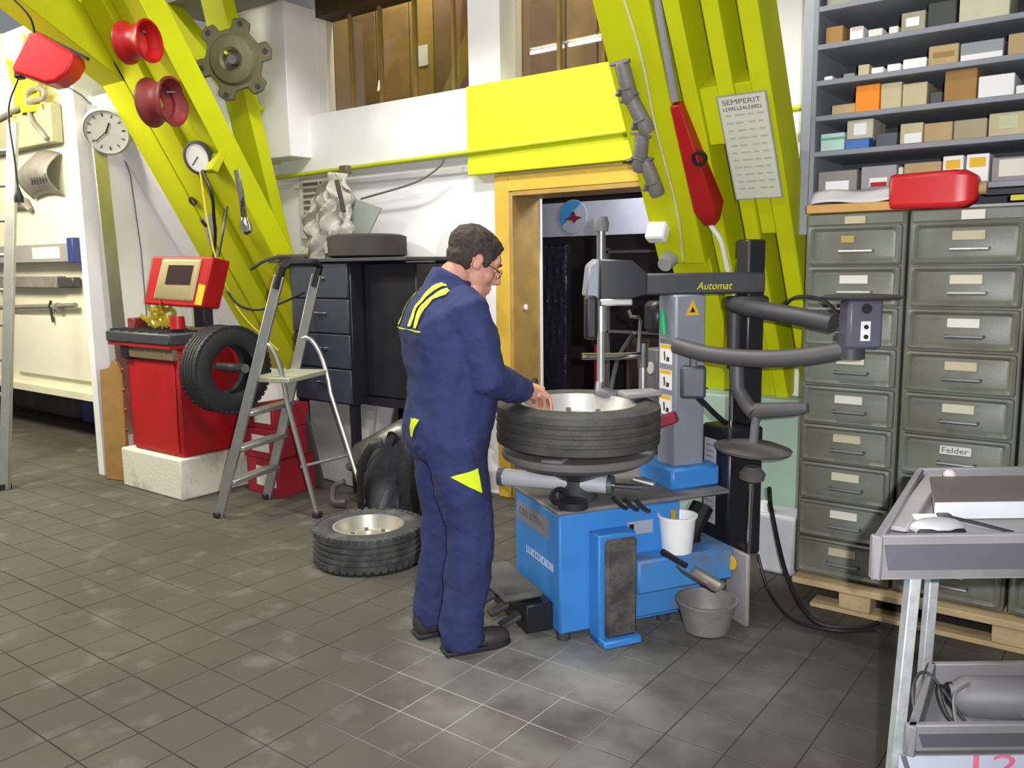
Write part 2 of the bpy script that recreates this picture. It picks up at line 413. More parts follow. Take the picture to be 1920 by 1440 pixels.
# boarded loft wall behind the glass
lw = struct(B().box(-6.0, -1.0, 5.02, 5.08, 2.3, 4.3).obj('wall_loft', plywood2))
x = -5.9; k = 0
while x < -1.2:
    w = (.33, .22, .28, .36, .25)[k % 5]
    B().box(x, x+w-.012, 4.985, 5.02, 2.45, 4.0-(k % 3)*.18).obj('plank', (plywood, plywood2, mat('plywood_gold', 'A78645', .6, var=.2, scale=3, coords='P'))[(k*2) % 3], lw, bevel=.004)
    x += w; k += 1
struct(B().box(-6.0, -1.0, 4.46, 5.08, 2.3, 2.36).obj('floor_loft', plywood2))
n_ = B().box(-4.62, -4.52, 4.975, 4.983, 3.02, 3.17).obj('paper_note', paper_w); tag(n_, 'small white paper note pinned to the boards behind the left window', 'note')
p_ = B().tube(spline([(-4.02, 4.86, 2.36), (-4.0, 4.85, 3.0), (-3.93, 4.85, 3.9)]), .07, 12).obj('wooden_post', mat('red_brown_wood', '7A4426', .6, var=.3, scale=8)); tag(p_, 'reddish brown round post behind the left window', 'post')

# ---- door frame
df = bpy.data.objects.new('door_1', None); COL.objects.link(df); df.location = (-2.6, 4.3, 0); MW[df] = Matrix.Translation(df.location); struct(df)
B().box(-3.335, -3.225, 4.255, 4.30, 0, 2.06).obj('door_casing', pine, df, bevel=.004)
B().box(-3.225, -1.95, 4.255, 4.30, 1.955, 2.06).obj('door_casing', pine, df, bevel=.004)
B().box(-3.225, -3.195, 4.255, 4.56, 0, 1.95).obj('door_jamb', pine2, df, bevel=.003)
B().box(-3.195, -1.95, 4.255, 4.56, 1.925, 1.953).obj('door_jamb', pine2, df, bevel=.003)
B().box(-3.194, -3.185, 4.545, 4.565, 0, 1.925).obj('door_seal', white_plastic, df)
lp = B().lathe([(0, 0), (.012, 0), (.013, .012), (.009, .016), (0, .016)], 14, Matrix.Translation((-3.195, 4.38, 1.235)) @ Matrix.Rotation(PI/2, 4, 'Y') @ Matrix.Diagonal((1.5, 1, 1, 1))).obj('door_bell_push', white_plastic, df)

# ---- dark room beyond the door
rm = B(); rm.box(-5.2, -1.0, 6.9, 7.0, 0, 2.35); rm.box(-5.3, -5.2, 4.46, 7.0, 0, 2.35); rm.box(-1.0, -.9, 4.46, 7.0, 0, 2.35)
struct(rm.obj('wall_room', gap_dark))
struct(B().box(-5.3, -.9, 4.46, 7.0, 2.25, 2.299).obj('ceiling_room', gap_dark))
bw = B().box(-3.9, -2.2, 5.2, 5.26, 1.705, 1.945).obj('wall_board', mat('pale_grey_board', 'A9A9B4', .6)); tag(bw, 'pale grey signboard spanning the dark room beyond the doorway', 'board')
sg = thing('round_sign', 'round blue and white sign with a dark red emblem on the pale board', 'sign', (-3.355, 5.19, 1.72))
Ms = frame_matrix((-3.355, 5.198, 1.845), (1, 0, 0), (0, 0, 1))
B().lathe([(0, 0), (.118, 0), (.118, .006), (0, .006)], 32, Ms).obj('disc', mat('sign_pale', 'A5AAB8', .5), sg)
pts = [(.113*math.cos(a), .113*math.sin(a)) for a in [PI*(.28+.92*i/16) for i in range(17)]]+[(-.06, -.04), (.0, .03)]
B().prism(pts, .003, Ms @ Matrix.Translation((0, 0, .006))).obj('blue_field', mat('sign_blue', '3A8ABF', .5), sg)
B().prism([(-.075, -.02), (-.02, .0), (-.012, .028), (.012, .032), (.02, .002), (.08, -.012), (.03, -.026), (.008, -.05), (-.004, -.028)], .003, Ms @ Matrix.Translation((.005, 0, .009))).obj('emblem', mat('sign_red', '7A1428', .5), sg)
ip = B().box(-3.66, -3.58, 5.0, 5.1, 0, 2.2).obj('door_post', mat('post_brown', '7A5A3A', .6, var=.3)); tag(ip, 'narrow brown wooden post just inside the doorway', 'post')
wp = thing('wrapped_panel', 'tall black panel wrapped in shiny stretch film inside the doorway', 'panel', (-3.42, 5.0, 0))
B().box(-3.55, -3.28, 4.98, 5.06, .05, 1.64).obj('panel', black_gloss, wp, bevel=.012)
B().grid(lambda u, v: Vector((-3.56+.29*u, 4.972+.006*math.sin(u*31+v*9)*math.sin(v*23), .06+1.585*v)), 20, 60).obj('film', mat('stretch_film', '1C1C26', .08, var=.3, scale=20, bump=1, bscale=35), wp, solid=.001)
rk = thing('tube_rack', 'dim steel rack of tubes and boxes in the dark room', 'rack', (-2.75, 5.2, 0))
for xx in (-3.2, -2.55): B().box(xx-.015, xx+.015, 5.4, 5.43, 0, 1.62).obj('upright', grey_mid, rk)
for zz in (1.0, 1.58): B().box(-3.2, -2.55, 5.4, 5.43, zz, zz+.02).obj('rail', grey_mid, rk)
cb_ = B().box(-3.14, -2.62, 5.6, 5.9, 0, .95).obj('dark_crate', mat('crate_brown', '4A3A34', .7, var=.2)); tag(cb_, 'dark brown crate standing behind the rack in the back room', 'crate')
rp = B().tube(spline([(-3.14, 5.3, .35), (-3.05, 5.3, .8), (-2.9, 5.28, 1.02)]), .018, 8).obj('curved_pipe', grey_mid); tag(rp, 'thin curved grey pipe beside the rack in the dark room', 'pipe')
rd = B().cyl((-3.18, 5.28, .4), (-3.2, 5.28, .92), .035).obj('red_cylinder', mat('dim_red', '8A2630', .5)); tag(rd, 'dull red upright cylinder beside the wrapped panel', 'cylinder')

# ---- leaning timber frames of the hall (60 degree legs)
K = 1.732
def slant(x0, x1, zb, zt, d0, d1, c=4.7):
    """board lying along the leg, from depth d0 to d1 behind the soffit plane"""
    iy, iz = .866, .5; R = []
    for z in (zb, zt):
        y = c-z/K
        R.append([Vector((x0, y+iy*d0, z+iz*d0)), Vector((x1, y+iy*d0, z+iz*d0)), Vector((x1, y+iy*d1, z+iz*d1)), Vector((x0, y+iy*d1, z+iz*d1))])
    return B().rings(R)
tf = thing('timber_frame', 'yellow leaning timber frame of planks with a poster, beside the shelves', 'timber frame', (-1.6, 4.2, .8), group='yellow timber frames')
for (a, b_, zb, d1) in ((-1.967, -1.716, 1.5, .16), (-1.66, -1.59, .8, .2), (-1.5, -1.43, .8, .2), (-1.356, -1.275, .8, .2)):
    slant(a, b_, zb, 3.5, 0, d1).obj('plank', yellow, tf, bevel=.005)
slant(-1.94, -1.29, .8, 3.5, .2, .24).obj('backing_board', yellow, tf)
slant(-1.588, -1.357, 2.0, 2.22, .02, .2).obj('spacer_block', yellow, tf, bevel=.004)
slant(-1.429, -1.357, 1.62, 2.0, .02, .2).obj('spacer_block', yellow, tf, bevel=.004)
slant(-1.588, -1.501, .8, 1.5, .02, .2).obj('spacer_block', yellow, tf, bevel=.004)
slant(-1.93, -1.72, .8, 1.5, .05, .16).obj('spacer_block', yellow, tf, bevel=.004)

t2 = thing('timber_frame', 'big yellow leaning timber frame with red wheel rims, behind the red balancer', 'timber frame', (-5.2, 4.1, .7), group='yellow timber frames')
for (a, b_, d0, zt) in ((-5.82, -5.55, 0, 2.86), (-5.53, -5.30, 0, 3.6), (-5.27, -5.13, .035, 3.6), (-5.10, -4.94, 0, 3.6)):
    slant(a, b_, .6, zt, d0, .165).obj('plank', yellow, t2, bevel=.005)
slant(-5.8, -4.96, .6, 3.6, .12, .16).obj('backing_board', yellow, t2)
# flatter rafter that joins the first plank
R = []
for (y, z) in ((3.16, 2.72), (1.6, 3.66)):
    R.append([Vector((-5.82, y, z)), Vector((-5.55, y, z)), Vector((-5.55, y+.13, z+.22)), Vector((-5.82, y+.13, z+.22))])
B().rings(R).obj('rafter', yellow, t2, bevel=.005)
B().bar((-5.275, 4.13, 1.4), (-5.275, 3.62, 3.6), .24, .1, (0, 1, 0)).obj('rear_strut', yellow, t2, bevel=.005)
kb = B().bar((-5.28, 3.95, 2.6), (-5.9, 3.5, 3.6), .12, .12, (0, 1, 0)).obj('knee_brace', yellow, t2, bevel=.005)

# ---- left bay
struct(B().box(-6.18, -6.1, 3.05, 4.46, 0, 3.4).obj('wall_left', white))
sl = slant(-6.1, -5.825, .3, 2.70, .01, .05, 4.7); struct(sl.obj('trim_7', white))
struct(B().box(-14, -6.18, 3.62, 3.7, .45, 3.6).obj('wall_tools', cream))
struct(B().box(-14, -6.18, 4.6, 4.7, 0, 3.6).obj('wall_recess', mat('recess_brown', '5A5046', .9, var=.2, scale=3, coords='P')))
struct(B().box(-14, -6.18, 3.7, 4.6, .45, .5).obj('ceiling_recess', wood_dark))
wl = bpy.data.objects.new('window_3', None); COL.objects.link(wl); wl.location = (-8.4, 3.6, 2.95); MW[wl] = Matrix.Translation(wl.location); struct(wl)
B().box(-9.6, -7.75, 3.585, 3.6, 2.98, 3.6).obj('pane', window_glow, wl)
for xx in (-9.0, -8.35, -7.74): B().box(xx-.02, xx+.02, 3.57, 3.61, 2.96, 3.6).obj('mullion', cream, wl)
ys = B().grid(lambda u, v: Vector((-8.1+.55*u, 3.5+.03*math.sin(9*u+4*v), 2.85+.55*v-.1*math.sin(u*7)*v)), 12, 8).obj('yellow_sheet', yellow_film, solid=.004); tag(ys, 'bright yellow sheet draped by the window at top left', 'sheet')
# footing of the right frame
struct(B().box(-2.02, -1.2, 4.14, 4.299, 0, .82).obj('trim_8', palegreen, bevel=.01))

# ================================================================== LEFT SIDE
# ---- tool wall: lower panel, hanging parts
tag(B().box(-8.7, -7.18, 3.585, 3.618, .55, 1.1).obj('ivory_board', mat('panel_ivory', 'DCDACA', .5, var=.03), bevel=.004), 'large blank ivory panel on the lower tool wall', 'panel')
tag(B().box(-9.6, -6.19, 3.5, 3.618, .40, .47).obj('bench_rail', cream, bevel=.004), 'pale rail under the ivory panel of the tool wall', 'rail')
def on_wall(name, label, cat, parts):
    t = thing(name, label, cat, parts[0][2]); 
    for pn, b, _, m, bv in parts: b.obj(pn, m, t, bevel=bv)
    return t
on_wall('metal_case', 'long grey metal case with a white label and blue end on the tool wall', 'case', [
    ('body', B().box(-8.9, -7.3, 3.5, 3.615, 1.58, 1.74), (-8, 3.55, 1.58), grey_box, .006),
    ('label', B().box(-7.95, -7.45, 3.496, 3.501, 1.61, 1.71), 0, paper, 0),
    ('end_cap', B().box(-7.3, -7.2, 3.49, 3.615, 1.57, 1.78), 0, cobalt, .005)])
on_wall('profile_bar', 'grey steel profile with a dark end hung below the metal case', 'profile', [
    ('bar', B().box(-8.9, -7.62, 3.53, 3.615, 1.36, 1.46), (-8, 3.55, 1.36), zinc, .004),
    ('end_piece', B().box(-7.62, -7.35, 3.54, 3.615, 1.36, 1.45), 0, grey_dark, .01)])
b = B().cyl((-8.9, 3.57, 1.16), (-7.4, 3.57, 1.21), .022); b.cyl((-7.75, 3.57, 1.185), (-7.7, 3.57, 1.187), .04)
tag(b.obj('steel_rod', zinc), 'thin grey steel rod lying along the tool wall above the ivory panel', 'rod')
hs = thing('heat_shield', 'dusty grey slotted heat shield hung high on the tool wall', 'heat shield', (-7.8, 3.5, 2.16))
B().grid(lambda u, v: Vector((-8.05+.55*u, 3.6-.13*math.sin(PI*v)-.02*math.sin(PI*u), 2.14+.36*v+.04*math.sin(PI*u))), 12, 10).obj('shell', zinc, hs, solid=.006)
for i in range(6): B().box(-7.78+i*.05, -7.765+i*.05, 3.465, 3.475, 2.24, 2.32, ).obj('slot', grey_dark, hs)
b = B().tube(spline([(-8.4, 3.5, 2.86), (-7.7, 3.5, 2.93), (-7.52, 3.5, 2.93), (-7.48, 3.5, 2.99), (-7.65, 3.5, 3.03), (-7.78, 3.5, 2.98), (-7.75, 3.5, 2.8), (-7.6, 3.5, 2.68), (-7.5, 3.5, 2.6)]), .022, 8)
tag(b.obj('bent_tube', zinc), 'bent grey exhaust tube hooked above the heat shield', 'tube')
tag(B().box(-8.8, -7.45, 3.52, 3.615, 2.58, 2.9).obj('grey_tray', mat('tray_drab', 'A5A284', .7, var=.1), bevel=.008), 'drab flat tray behind the bent tube on the tool wall', 'tray')
tag(B().tube([(-7.83, 3.57, 1.05), (-7.83, 3.55, 1.2), (-7.8, 3.55, 1.24)], .012, 6).obj('hook_tool', grey_dark), 'small dark hook tool hanging over the ivory panel', 'tool')
tag(B().tube([(-8.5, 3.59, 2.1), (-8.2, 3.58, 2.12), (-8.1, 3.58, 2.05)], [.03, .05, .02], 8).obj('grey_bracket', zinc), 'grey bracket on the tool wall behind the leaning ladder', 'bracket')
# things below the tool wall
tag(B().box(-8.35, -7.75, 4.0, 4.5, .02, .42).obj('blue_crate', cobalt, bevel=.02), 'dark blue crate under the tool wall', 'crate')
tag(B().box(-9.9, -8.5, 4.0, 4.55, .02, .3).obj('dark_sack', mat('sack', '4A433C', .9, var=.3), bevel=.08, seg=3), 'dark sack lying under the tool wall behind the ladder', 'sack')
b = B().tube(spline([(-6.9, 3.8, .37), (-6.95, 3.82, .2), (-6.9, 3.85, .02)]), .09, 14); b.cyl((-6.9, 3.8, .37), (-6.9, 3.8, .44), .12)
tag(b.obj('drain_pipe', mat('drain_white', 'B9B8B0', .6)), 'pale plastic pipe going down beside the white partition', 'pipe')

# ---- leaning aluminium ladder at the frame edge
ld = thing('leaning_ladder', 'tall aluminium ladder leaning at the far left edge', 'ladder', (-6.5, 2.45, 0))
d = Vector((-.12, .33, 2.53)); rails = []
for p in (Vector((-6.29, 2.44, 0)), Vector((-6.66, 2.25, 0))):
    B().bar(p, p+d, .075, .03, (-.45, .89, 0)).obj('rail', alu_dull, ld, bevel=.003); rails.append(p)
for i in range(10):
    t = .07+.095*i
    B().cyl(rails[0]+d*t, rails[1]+d*t, .014, seg=8).obj('rung', alu, ld)
for p in rails: B().cbox((p.x, p.y, .02), (.04, .08, .04)).obj('rubber_foot', rubber, ld)

# ---- aluminium straightedge and timber offcut leaning on the partition
tag(B().bar((-5.98, 3.2, .3), (-6.06, 3.17, 2.66), .10, .035, (1, 0, 0)).obj('aluminium_profile', alu, bevel=.003), 'long aluminium profile standing against the white partition', 'profile')
po = thing('hook_board', 'brown wooden board with hooks standing left of the red balancer', 'board', (-5.9, 3.02, 0))
B().prism([(-.13, 0), (.08, 0), (.08, .78), (.04, .84), (.0, .88), (-.04, .82), (-.13, .80)], .03, frame_matrix((-5.86, 3.06, 0), (.75, .2, 0), (-.03, .02, 1))).obj('board', wood_raw if False else mat('board_brown', '9A7640', .7, var=.2, scale=6), po, bevel=.004)
for i, z in enumerate((.38, .52, .66, .80)): B().tube([(-5.74, 3.06, z), (-5.64, 3.0, z+.01), (-5.6, 2.98, z+.035)], .008, 6).obj('peg', red if i else grey_dark, po)

# ---- wall clock on the slanted white panel
def soff(x, z, d=0, c=4.7): return Vector((x, c-z/K-.866*d, z-.5*d))
Mc = frame_matrix(soff(-5.955, 2.51, .06), (.72, .69, .05), (.12, -.42, .9))
ck = thing('wall_clock', 'round white wall clock on the slanted white panel', 'clock', soff(-5.955, 2.38, .02))
B().lathe([(0, 0), (.155, 0), (.165, .012), (.165, .035), (.15, .045), (.145, .03), (0, .03)], 40, Mc).obj('case', mat('clock_rim', 'C9C9C2', .25, .4), ck)
B().lathe([(0, .030), (.145, .030), (.145, .033), (0, .033)], 40, Mc).obj('dial', mat('dial', 'DADAD0', .4), ck)
for i in range(12):
    a = i*PI/6; Mh = Mc @ Matrix.Rotation(-a, 4, 'Z')
    B().box(-.005, .005, .105, .128, .0332, .0345, Mh).obj('hour_mark', grey_dark if i % 3 == 0 else grey_mid, ck)
for a, L, w in ((-2.2, .11, .006), (.52, .07, .009)):
    B().box(-w/2, w/2, -.015, L, .036, .038, Mc @ Matrix.Rotation(-a, 4, 'Z')).obj('hand', black, ck)
tag(B().tube([(-6.06, 2.95, 2.78), (-6.08, 3.1, 2.72), (-6.09, 3.3, 2.55), (-6.09, 3.42, 2.2), (-6.09, 3.46, 1.65), (-6.09, 3.47, .8)], .005, 5).obj('wall_cable', grey_mid), 'thin grey cable running down the white partition past the clock', 'cable')

# ---- red cable reel on the rafter, lead with plug
cr = thing('cable_reel', 'red cable reel case hanging from the yellow rafter', 'cable reel', (-5.5, 2.6, 2.55))
Mr = frame_matrix((-5.46, 2.60, 2.755), (.80, .60, .10), (-.08, .02, 1)) 
B().prism([(-.20, -.02), (-.06, .17), (.0, .165), (.19, .02), (.185, -.03), (.14, -.09), (.06, -.135), (-.0, -.14), (-.10, -.09), (-.18, -.055)], .16, Mr @ Matrix.Translation((0, 0, -.08))).obj('case', red_plastic, cr, bevel=.018, seg=3)
B().bar(Mr @ Vector((-.05, .19, 0)), Mr @ Vector((.24, -.0, 0)), .03, .02, (0, 0, 1)).obj('bracket', blk_plastic, cr)
B().cbox((0, 0, 0), (.05, .05, .06)).xf(Mr @ Matrix.Translation((-.19, -.045, .0))).obj('cable_outlet', blk_plastic, cr, bevel=.008)
lead = spline([Mr @ Vector((-.2, -.06, 0)), (-5.76, 2.47, 2.5), (-5.74, 2.47, 2.2), (-5.73, 2.47, 2.02)])
tag(B().tube(lead, .006, 6).obj('reel_lead', blk_plastic), 'thin black lead hanging down from the red cable reel', 'cable')
pg = thing('plug', 'black plug at the end of the hanging reel lead', 'plug', (-5.73, 2.47, 1.92))
b = B().tube([(-5.73, 2.47, 2.03), (-5.73, 2.47, 2.0), (-5.73, 2.47, 1.97), (-5.73, 2.47, 1.935)], [.009, .016, .028, .028], 10); b.obj('body', blk_plastic, pg)
b = B(); b.cyl((-5.742, 2.47, 1.937), (-5.742, 2.47, 1.918), .004, seg=6); b.cyl((-5.718, 2.47, 1.937), (-5.718, 2.47, 1.918), .004, seg=6); b.obj('pins', steel, pg)
tag(B().tube(spline([Mr @ Vector((-.06, .17, 0)), (-5.44, 2.5, 3.0), (-5.50, 2.42, 3.12), (-5.6, 2.3, 3.3)]), .006, 6).obj('feed_cable', blk_plastic), 'thin black feed cable looping up from the red cable reel', 'cable')

# ---- wheel rims, gauge, tools on the left frame
def rim_part(b, R, wdt, M, seg=36):
    prof = [(R*.80, -wdt/2), (R, -wdt/2), (R*1.0, -wdt/2+.012), (R*.86, -wdt*.25), (R*.78, -.02), (R*.78, .02), (R*.86, wdt*.25), (R*1.0, wdt/2-.012), (R, wdt/2), (R*.90, wdt/2), (R*.80, wdt*.22), (R*.72, .02), (R*.72, -.02), (R*.76, -wdt*.3)]
    return b.lathe(prof, seg, M, closed=True)
def hung_rim(label, c, R, wdt, m, ax):
    z = Vector(ax).normalized(); M = frame_matrix(c, z.orthogonal(), z.cross(z.orthogonal()))
    t = thing('car_rim', label, 'wheel rim', (c[0], c[1], c[2]-R), group='wheel rims hung on the left frame')
    rim_part(B(), R, wdt, M).obj('barrel', m, t)
    pr_ = [(R*.73, -.012), (R*.42, -.035), (R*.30, -.03), (R*.30, -.022), (R*.42, -.027), (R*.73, -.004)]
    B().lathe(pr_, 36, M, closed=True).obj('disc', m, t)
    B().cyl(Vector(c)-z*.02+Vector((0, .05, .07)), Vector(c)+Vector((.0, .16, .08)), .008).obj('hook', steel, t)
    return t
hung_rim('bright red wheel rim hung highest on the left yellow frame', (-4.97, 2.90, 2.86), .125, .17, red, (.88, .37, .0))
hung_rim('dull brick-red wheel rim hung below the bright red one', (-5.02, 3.06, 2.54), .15, .17, maroon, (.88, .37, .0))
pgau = thing('tyre_gauge', 'round black-rimmed tyre pressure gauge hung on the left yellow frame', 'gauge', (-5.1, 3.35, 2.13))
Mg = frame_matrix((-5.10, 3.34, 2.235), (.96, .28, 0), (.1, -.25, 1))
B().lathe([(0, -.07), (.085, -.07), (.105, -.03), (.11, .01), (.095, .014), (.092, .004), (0, .004)], 30, Mg).obj('case', grey_dark, pgau)
B().lathe([(0, .004), (.091, .004), (.091, .006), (0, .006)], 30, Mg).obj('dial', paper_w, pgau)
B().box(-.003, .003, -.01, .07, .007, .009, Mg @ Matrix.Rotation(2.3, 4, 'Z')).obj('needle', black, pgau)
tag(B().tube(spline([(-5.06, 3.34, 2.15), (-5.0, 3.36, 2.0), (-5.08, 3.42, 1.85), (-5.2, 3.5, 1.7), (-5.26, 3.5, 1.5), (-5.22, 3.45, 1.3)]), .011, 7).obj('gauge_hose', blk_plastic), 'black hose hanging from the tyre gauge', 'hose')
tag(B().tube(spline([(-5.07, 3.33, 2.14), (-5.06, 3.36, 1.8), (-5.05, 3.42, 1.5), (-4.95, 3.5, 1.2), (-4.7, 3.6, .95)]), .006, 6).obj('yellow_lanyard', mat('cord_yellow', 'D8CC3A', .6)), 'thin yellow cord hanging from the tyre gauge', 'cord')
at_ = thing('air_valve', 'small grey air valve on the hose below the tyre gauge', 'valve', (-5.24, 3.5, 1.7))
B().tube([(-5.25, 3.5, 1.88), (-5.24, 3.5, 1.78), (-5.24, 3.5, 1.66)], [.03, .045, .02], 10).obj('body', zinc, at_); B().cyl((-5.24, 3.46, 1.8), (-5.2, 3.40, 1.84), .012).obj('lever', grey_dark, at_)
cw = thing('chrome_wrench', 'chrome bent wheel wrench hanging on the left yellow frame', 'wrench', (-4.78, 3.4, 1.72))
B().tube(spline([(-4.80, 3.42, 2.14), (-4.80, 3.45, 1.95), (-4.83, 3.48, 1.83)]), .02, 10).obj('shank', chrome, cw)
B().tube([(-4.83, 3.48, 1.84), (-4.825, 3.485, 1.79), (-4.815, 3.49, 1.745), (-4.81, 3.495, 1.73)], [.022, .04, .036, .02], 12).obj('socket', chrome, cw)
b = B().cbox((0, 0, 0), (.09, .05, .16), Matrix.Translation(soff(-4.98, 2.22, .03)) @ Matrix.Rotation(-.52, 4, 'X')); tag(b.obj('yellow_holder', yellow, bevel=.006), 'yellow wooden holder block above the chrome wrench', 'block')
Mn = frame_matrix(soff(-5.50, 1.99, .008), (1, 0, 0), (0, -.5, .866))
tag(B().lathe([(.022, 0), (.034, 0), (.034, .014), (.022, .014)], 20, Mn, closed=True).obj('ring_bolt', grey_dark), 'small dark ring bolt on the left yellow frame', 'bolt')
# star shaped casting on the rear strut
sp_ = thing('clutch_plate', 'dusty olive star-shaped clutch cover hung on the rear yellow strut', 'clutch cover', (-5.06, 3.66, 2.75))
Mp = frame_matrix((-5.08, 3.66, 2.905), (.86, .50, .05), (-.02, -.15, 1))
poly = []
for i in range(6):
    a = i*PI/3+.15
    for da, r_ in ((-.30, .205), (-.24, .265), (0, .28), (.24, .265), (.30, .205)): poly.append((r_*math.cos(a+da), r_*math.sin(a+da)))
poly = [(x*.98, y*.98) for x, y in poly]
B().prism(poly, .035, Mp).obj('plate', plate_m, sp_, bevel=.008)
B().lathe([(.06, .03), (.17, .035), (.15, .06), (.08, .075), (.06, .06)], 30, Mp, closed=True).obj('raised_ring', plate_m, sp_)
for i in range(6):
    a = i*PI/3+.15; c0 = Mp @ Vector((.235*math.cos(a), .235*math.sin(a), .03)); B().cyl(c0, c0+(Mp.to_3x3() @ Vector((0, 0, .012))), .018, seg=10).obj('bolt_boss', grey_dark, sp_)
B().cyl(Mp @ Vector((0.02, .0, .04)), Mp @ Vector((.03, -.01, .13)), .045, .03).obj('hub', steel, sp_)
B().cyl(Mp @ Vector((-.05, .03, -.02)), Mp @ Vector((-.02, .04, .09)), .012).obj('hanger', yellow, sp_)

# ---- wheel balancer
wbal = thing('wheel_balancer', 'red wheel balancer with tilted display on a white block plinth', 'wheel balancer', (-5.35, 3.3, 0))
B().box(-5.70, -4.965, 2.98, 3.64, 0, .275).obj('plinth', white_dirty, wbal, bevel=.012, seg=2)
body = B(); body.rings([[Vector(p) for p in r] for r in (
    [(-5.60, 3.03, .276), (-5.0, 3.03, .276), (-5.0, 3.56, .276), (-5.60, 3.56, .276)],
    [(-5.60, 3.03, .93), (-5.0, 3.03, .93), (-5.0, 3.56, .93), (-5.60, 3.56, .93)],
    [(-5.56, 3.06, 1.0), (-5.0, 3.05, 1.0), (-4.99, 3.56, 1.0), (-5.56, 3.56, 1.0)])])
body.obj('body', red_dark, wbal, bevel=.012, seg=2)
B().box(-5.585, -5.03, 3.018, 3.03, .30, .905).obj('front_panel', red, wbal, bevel=.004)
B().box(-5.57, -4.985, 2.995, 3.03, .92, 1.0).obj('name_plate', mat('plate_drab', '6E6248', .5), wbal, bevel=.004)
bars_text('plate_lettering', frame_matrix((-5.32, 2.9945, .945), (1, 0, 0), (0, 0, 1)), 9, .25, .03, mat('lettering_drab', '8C7C58', .5), wbal)
B().box(-5.62, -5.52, 2.985, 3.03, .905, 1.0).obj('dark_knob', black, wbal, bevel=.01)
B().box(-5.76, -4.97, 2.965, 3.5, 1.02, 1.095).obj('weight_tray', grey_dark, wbal, bevel=.01)
B().box(-5.75, -4.98, 2.975, 3.48, .998, 1.022).obj('tray_trim', red_dark, wbal)
for i in range(6): B().box(-5.70+i*.12, -5.69+i*.12, 2.97, 3.3, 1.095, 1.11).obj('tray_divider', grey_dark, wbal)
B().box(-5.18, -5.06, 3.28, 3.36, 1.09, 1.30).obj('display_neck', grey_dark, wbal, bevel=.01)
# tilted display head
Md = frame_matrix((-5.03, 3.14, 1.425), (.955, .20, -.02), (.05, .16, 1))
def mp(b): return b.xf(Md)
hd = B(); hd.rings([[Vector(p) for p in r] for r in ([(-.36, -.155, .0), (.16, -.165, .0), (.23, .165, .0), (-.30, .165, .0)], [(-.35, -.15, -.16), (.16, -.16, -.16), (.23, .16, -.16), (-.30, .16, -.16)])])
dh = mp(hd).obj('display_head', red, wbal, bevel=.012, seg=2)
mp(B().rings([[Vector(p) for p in r] for r in ([(-.27, -.12, .001), (.085, -.13, .001), (.145, .15, .001), (-.205, .15, .001)], [(-.25, -.10, .014), (.07, -.11, .014), (.13, .135, .014), (-.19, .135, .014)])])).obj('bezel', beige, dh, bevel=.004)
mp(B().prism([(-.155, -.02), (.06, -.02), (.085, .105), (-.13, .105)], .004, Matrix.Translation((0, 0, .0145)))).obj('screen', screen_m, dh)
mp(B().prism([(.10, -.145), (.158, -.15), (.185, -.02), (.128, -.012)], .003, Matrix.Translation((0, 0, .0006)))).obj('yellow_sticker', yellow_lbl, dh)
B().cyl((-4.99, 3.28, .86), (-4.6, 3.26, .87), .03).obj('spindle', steel, wbal)
B().lathe([(0, 0), (.16, 0), (.15, .05), (.05, .07), (0, .07)], 24, Matrix.Translation((-4.998, 3.28, .87)) @ Matrix.Rotation(PI/2, 4, 'Y')).obj('hub_cover', red_dark, wbal)
for i, z in enumerate((.42, .56, .70, .84)): B().tube([(-5.6, 3.1, z), (-5.66, 3.08, z), (-5.69, 3.07, z+.03)], .008, 6).obj('side_peg', red, wbal)

# ---- tyres
def tyre_mesh(b, R, wdt, inner, M=None, seg=56, grooves=4, bare=False):
    """closed cross-section turned about z; z = 0 is the middle plane"""
    h = wdt/2; tw = wdt*.40
    out = [(inner, -h*.78), (inner+.012, -h*.90), (inner+(R-inner)*.45, -h), (R-.03, -h*.93), (R-.012, -h*.84), (R-.002, -tw)]
    n = grooves; stepw = 2*tw/(n+1)
    for i in range(n):
        zc = -tw+stepw*(i+1); g = stepw*.16
        out += [(R, zc-g*1.6), (R-.009, zc-g), (R-.009, zc+g), (R, zc+g*1.6)]
    out += [(R-.002, tw), (R-.012, h*.84), (R-.03, h*.93), (inner+(R-inner)*.45, h), (inner+.012, h*.90), (inner, h*.78)]
    if bare: out += [(inner+.02, h*.6), (R-.03, h*.7), (R-.025, -h*.7), (inner+.02, -h*.6)]
    return b.lathe(out, seg, M, closed=True)
def lugs(b, R, wdt, M, n=44):
    for i in range(n):
        for s_, a0 in ((1, 0), (-1, .5)):
            a = 2*PI*(i+a0)/n
            Ml = M @ Matrix.Rotation(a, 4, 'Z') @ Matrix.Translation((R-.004, 0, s_*wdt*.40))
            b.box(-.014, .005, -.014, .014, -wdt*.045, wdt*.055, Ml)
    return b
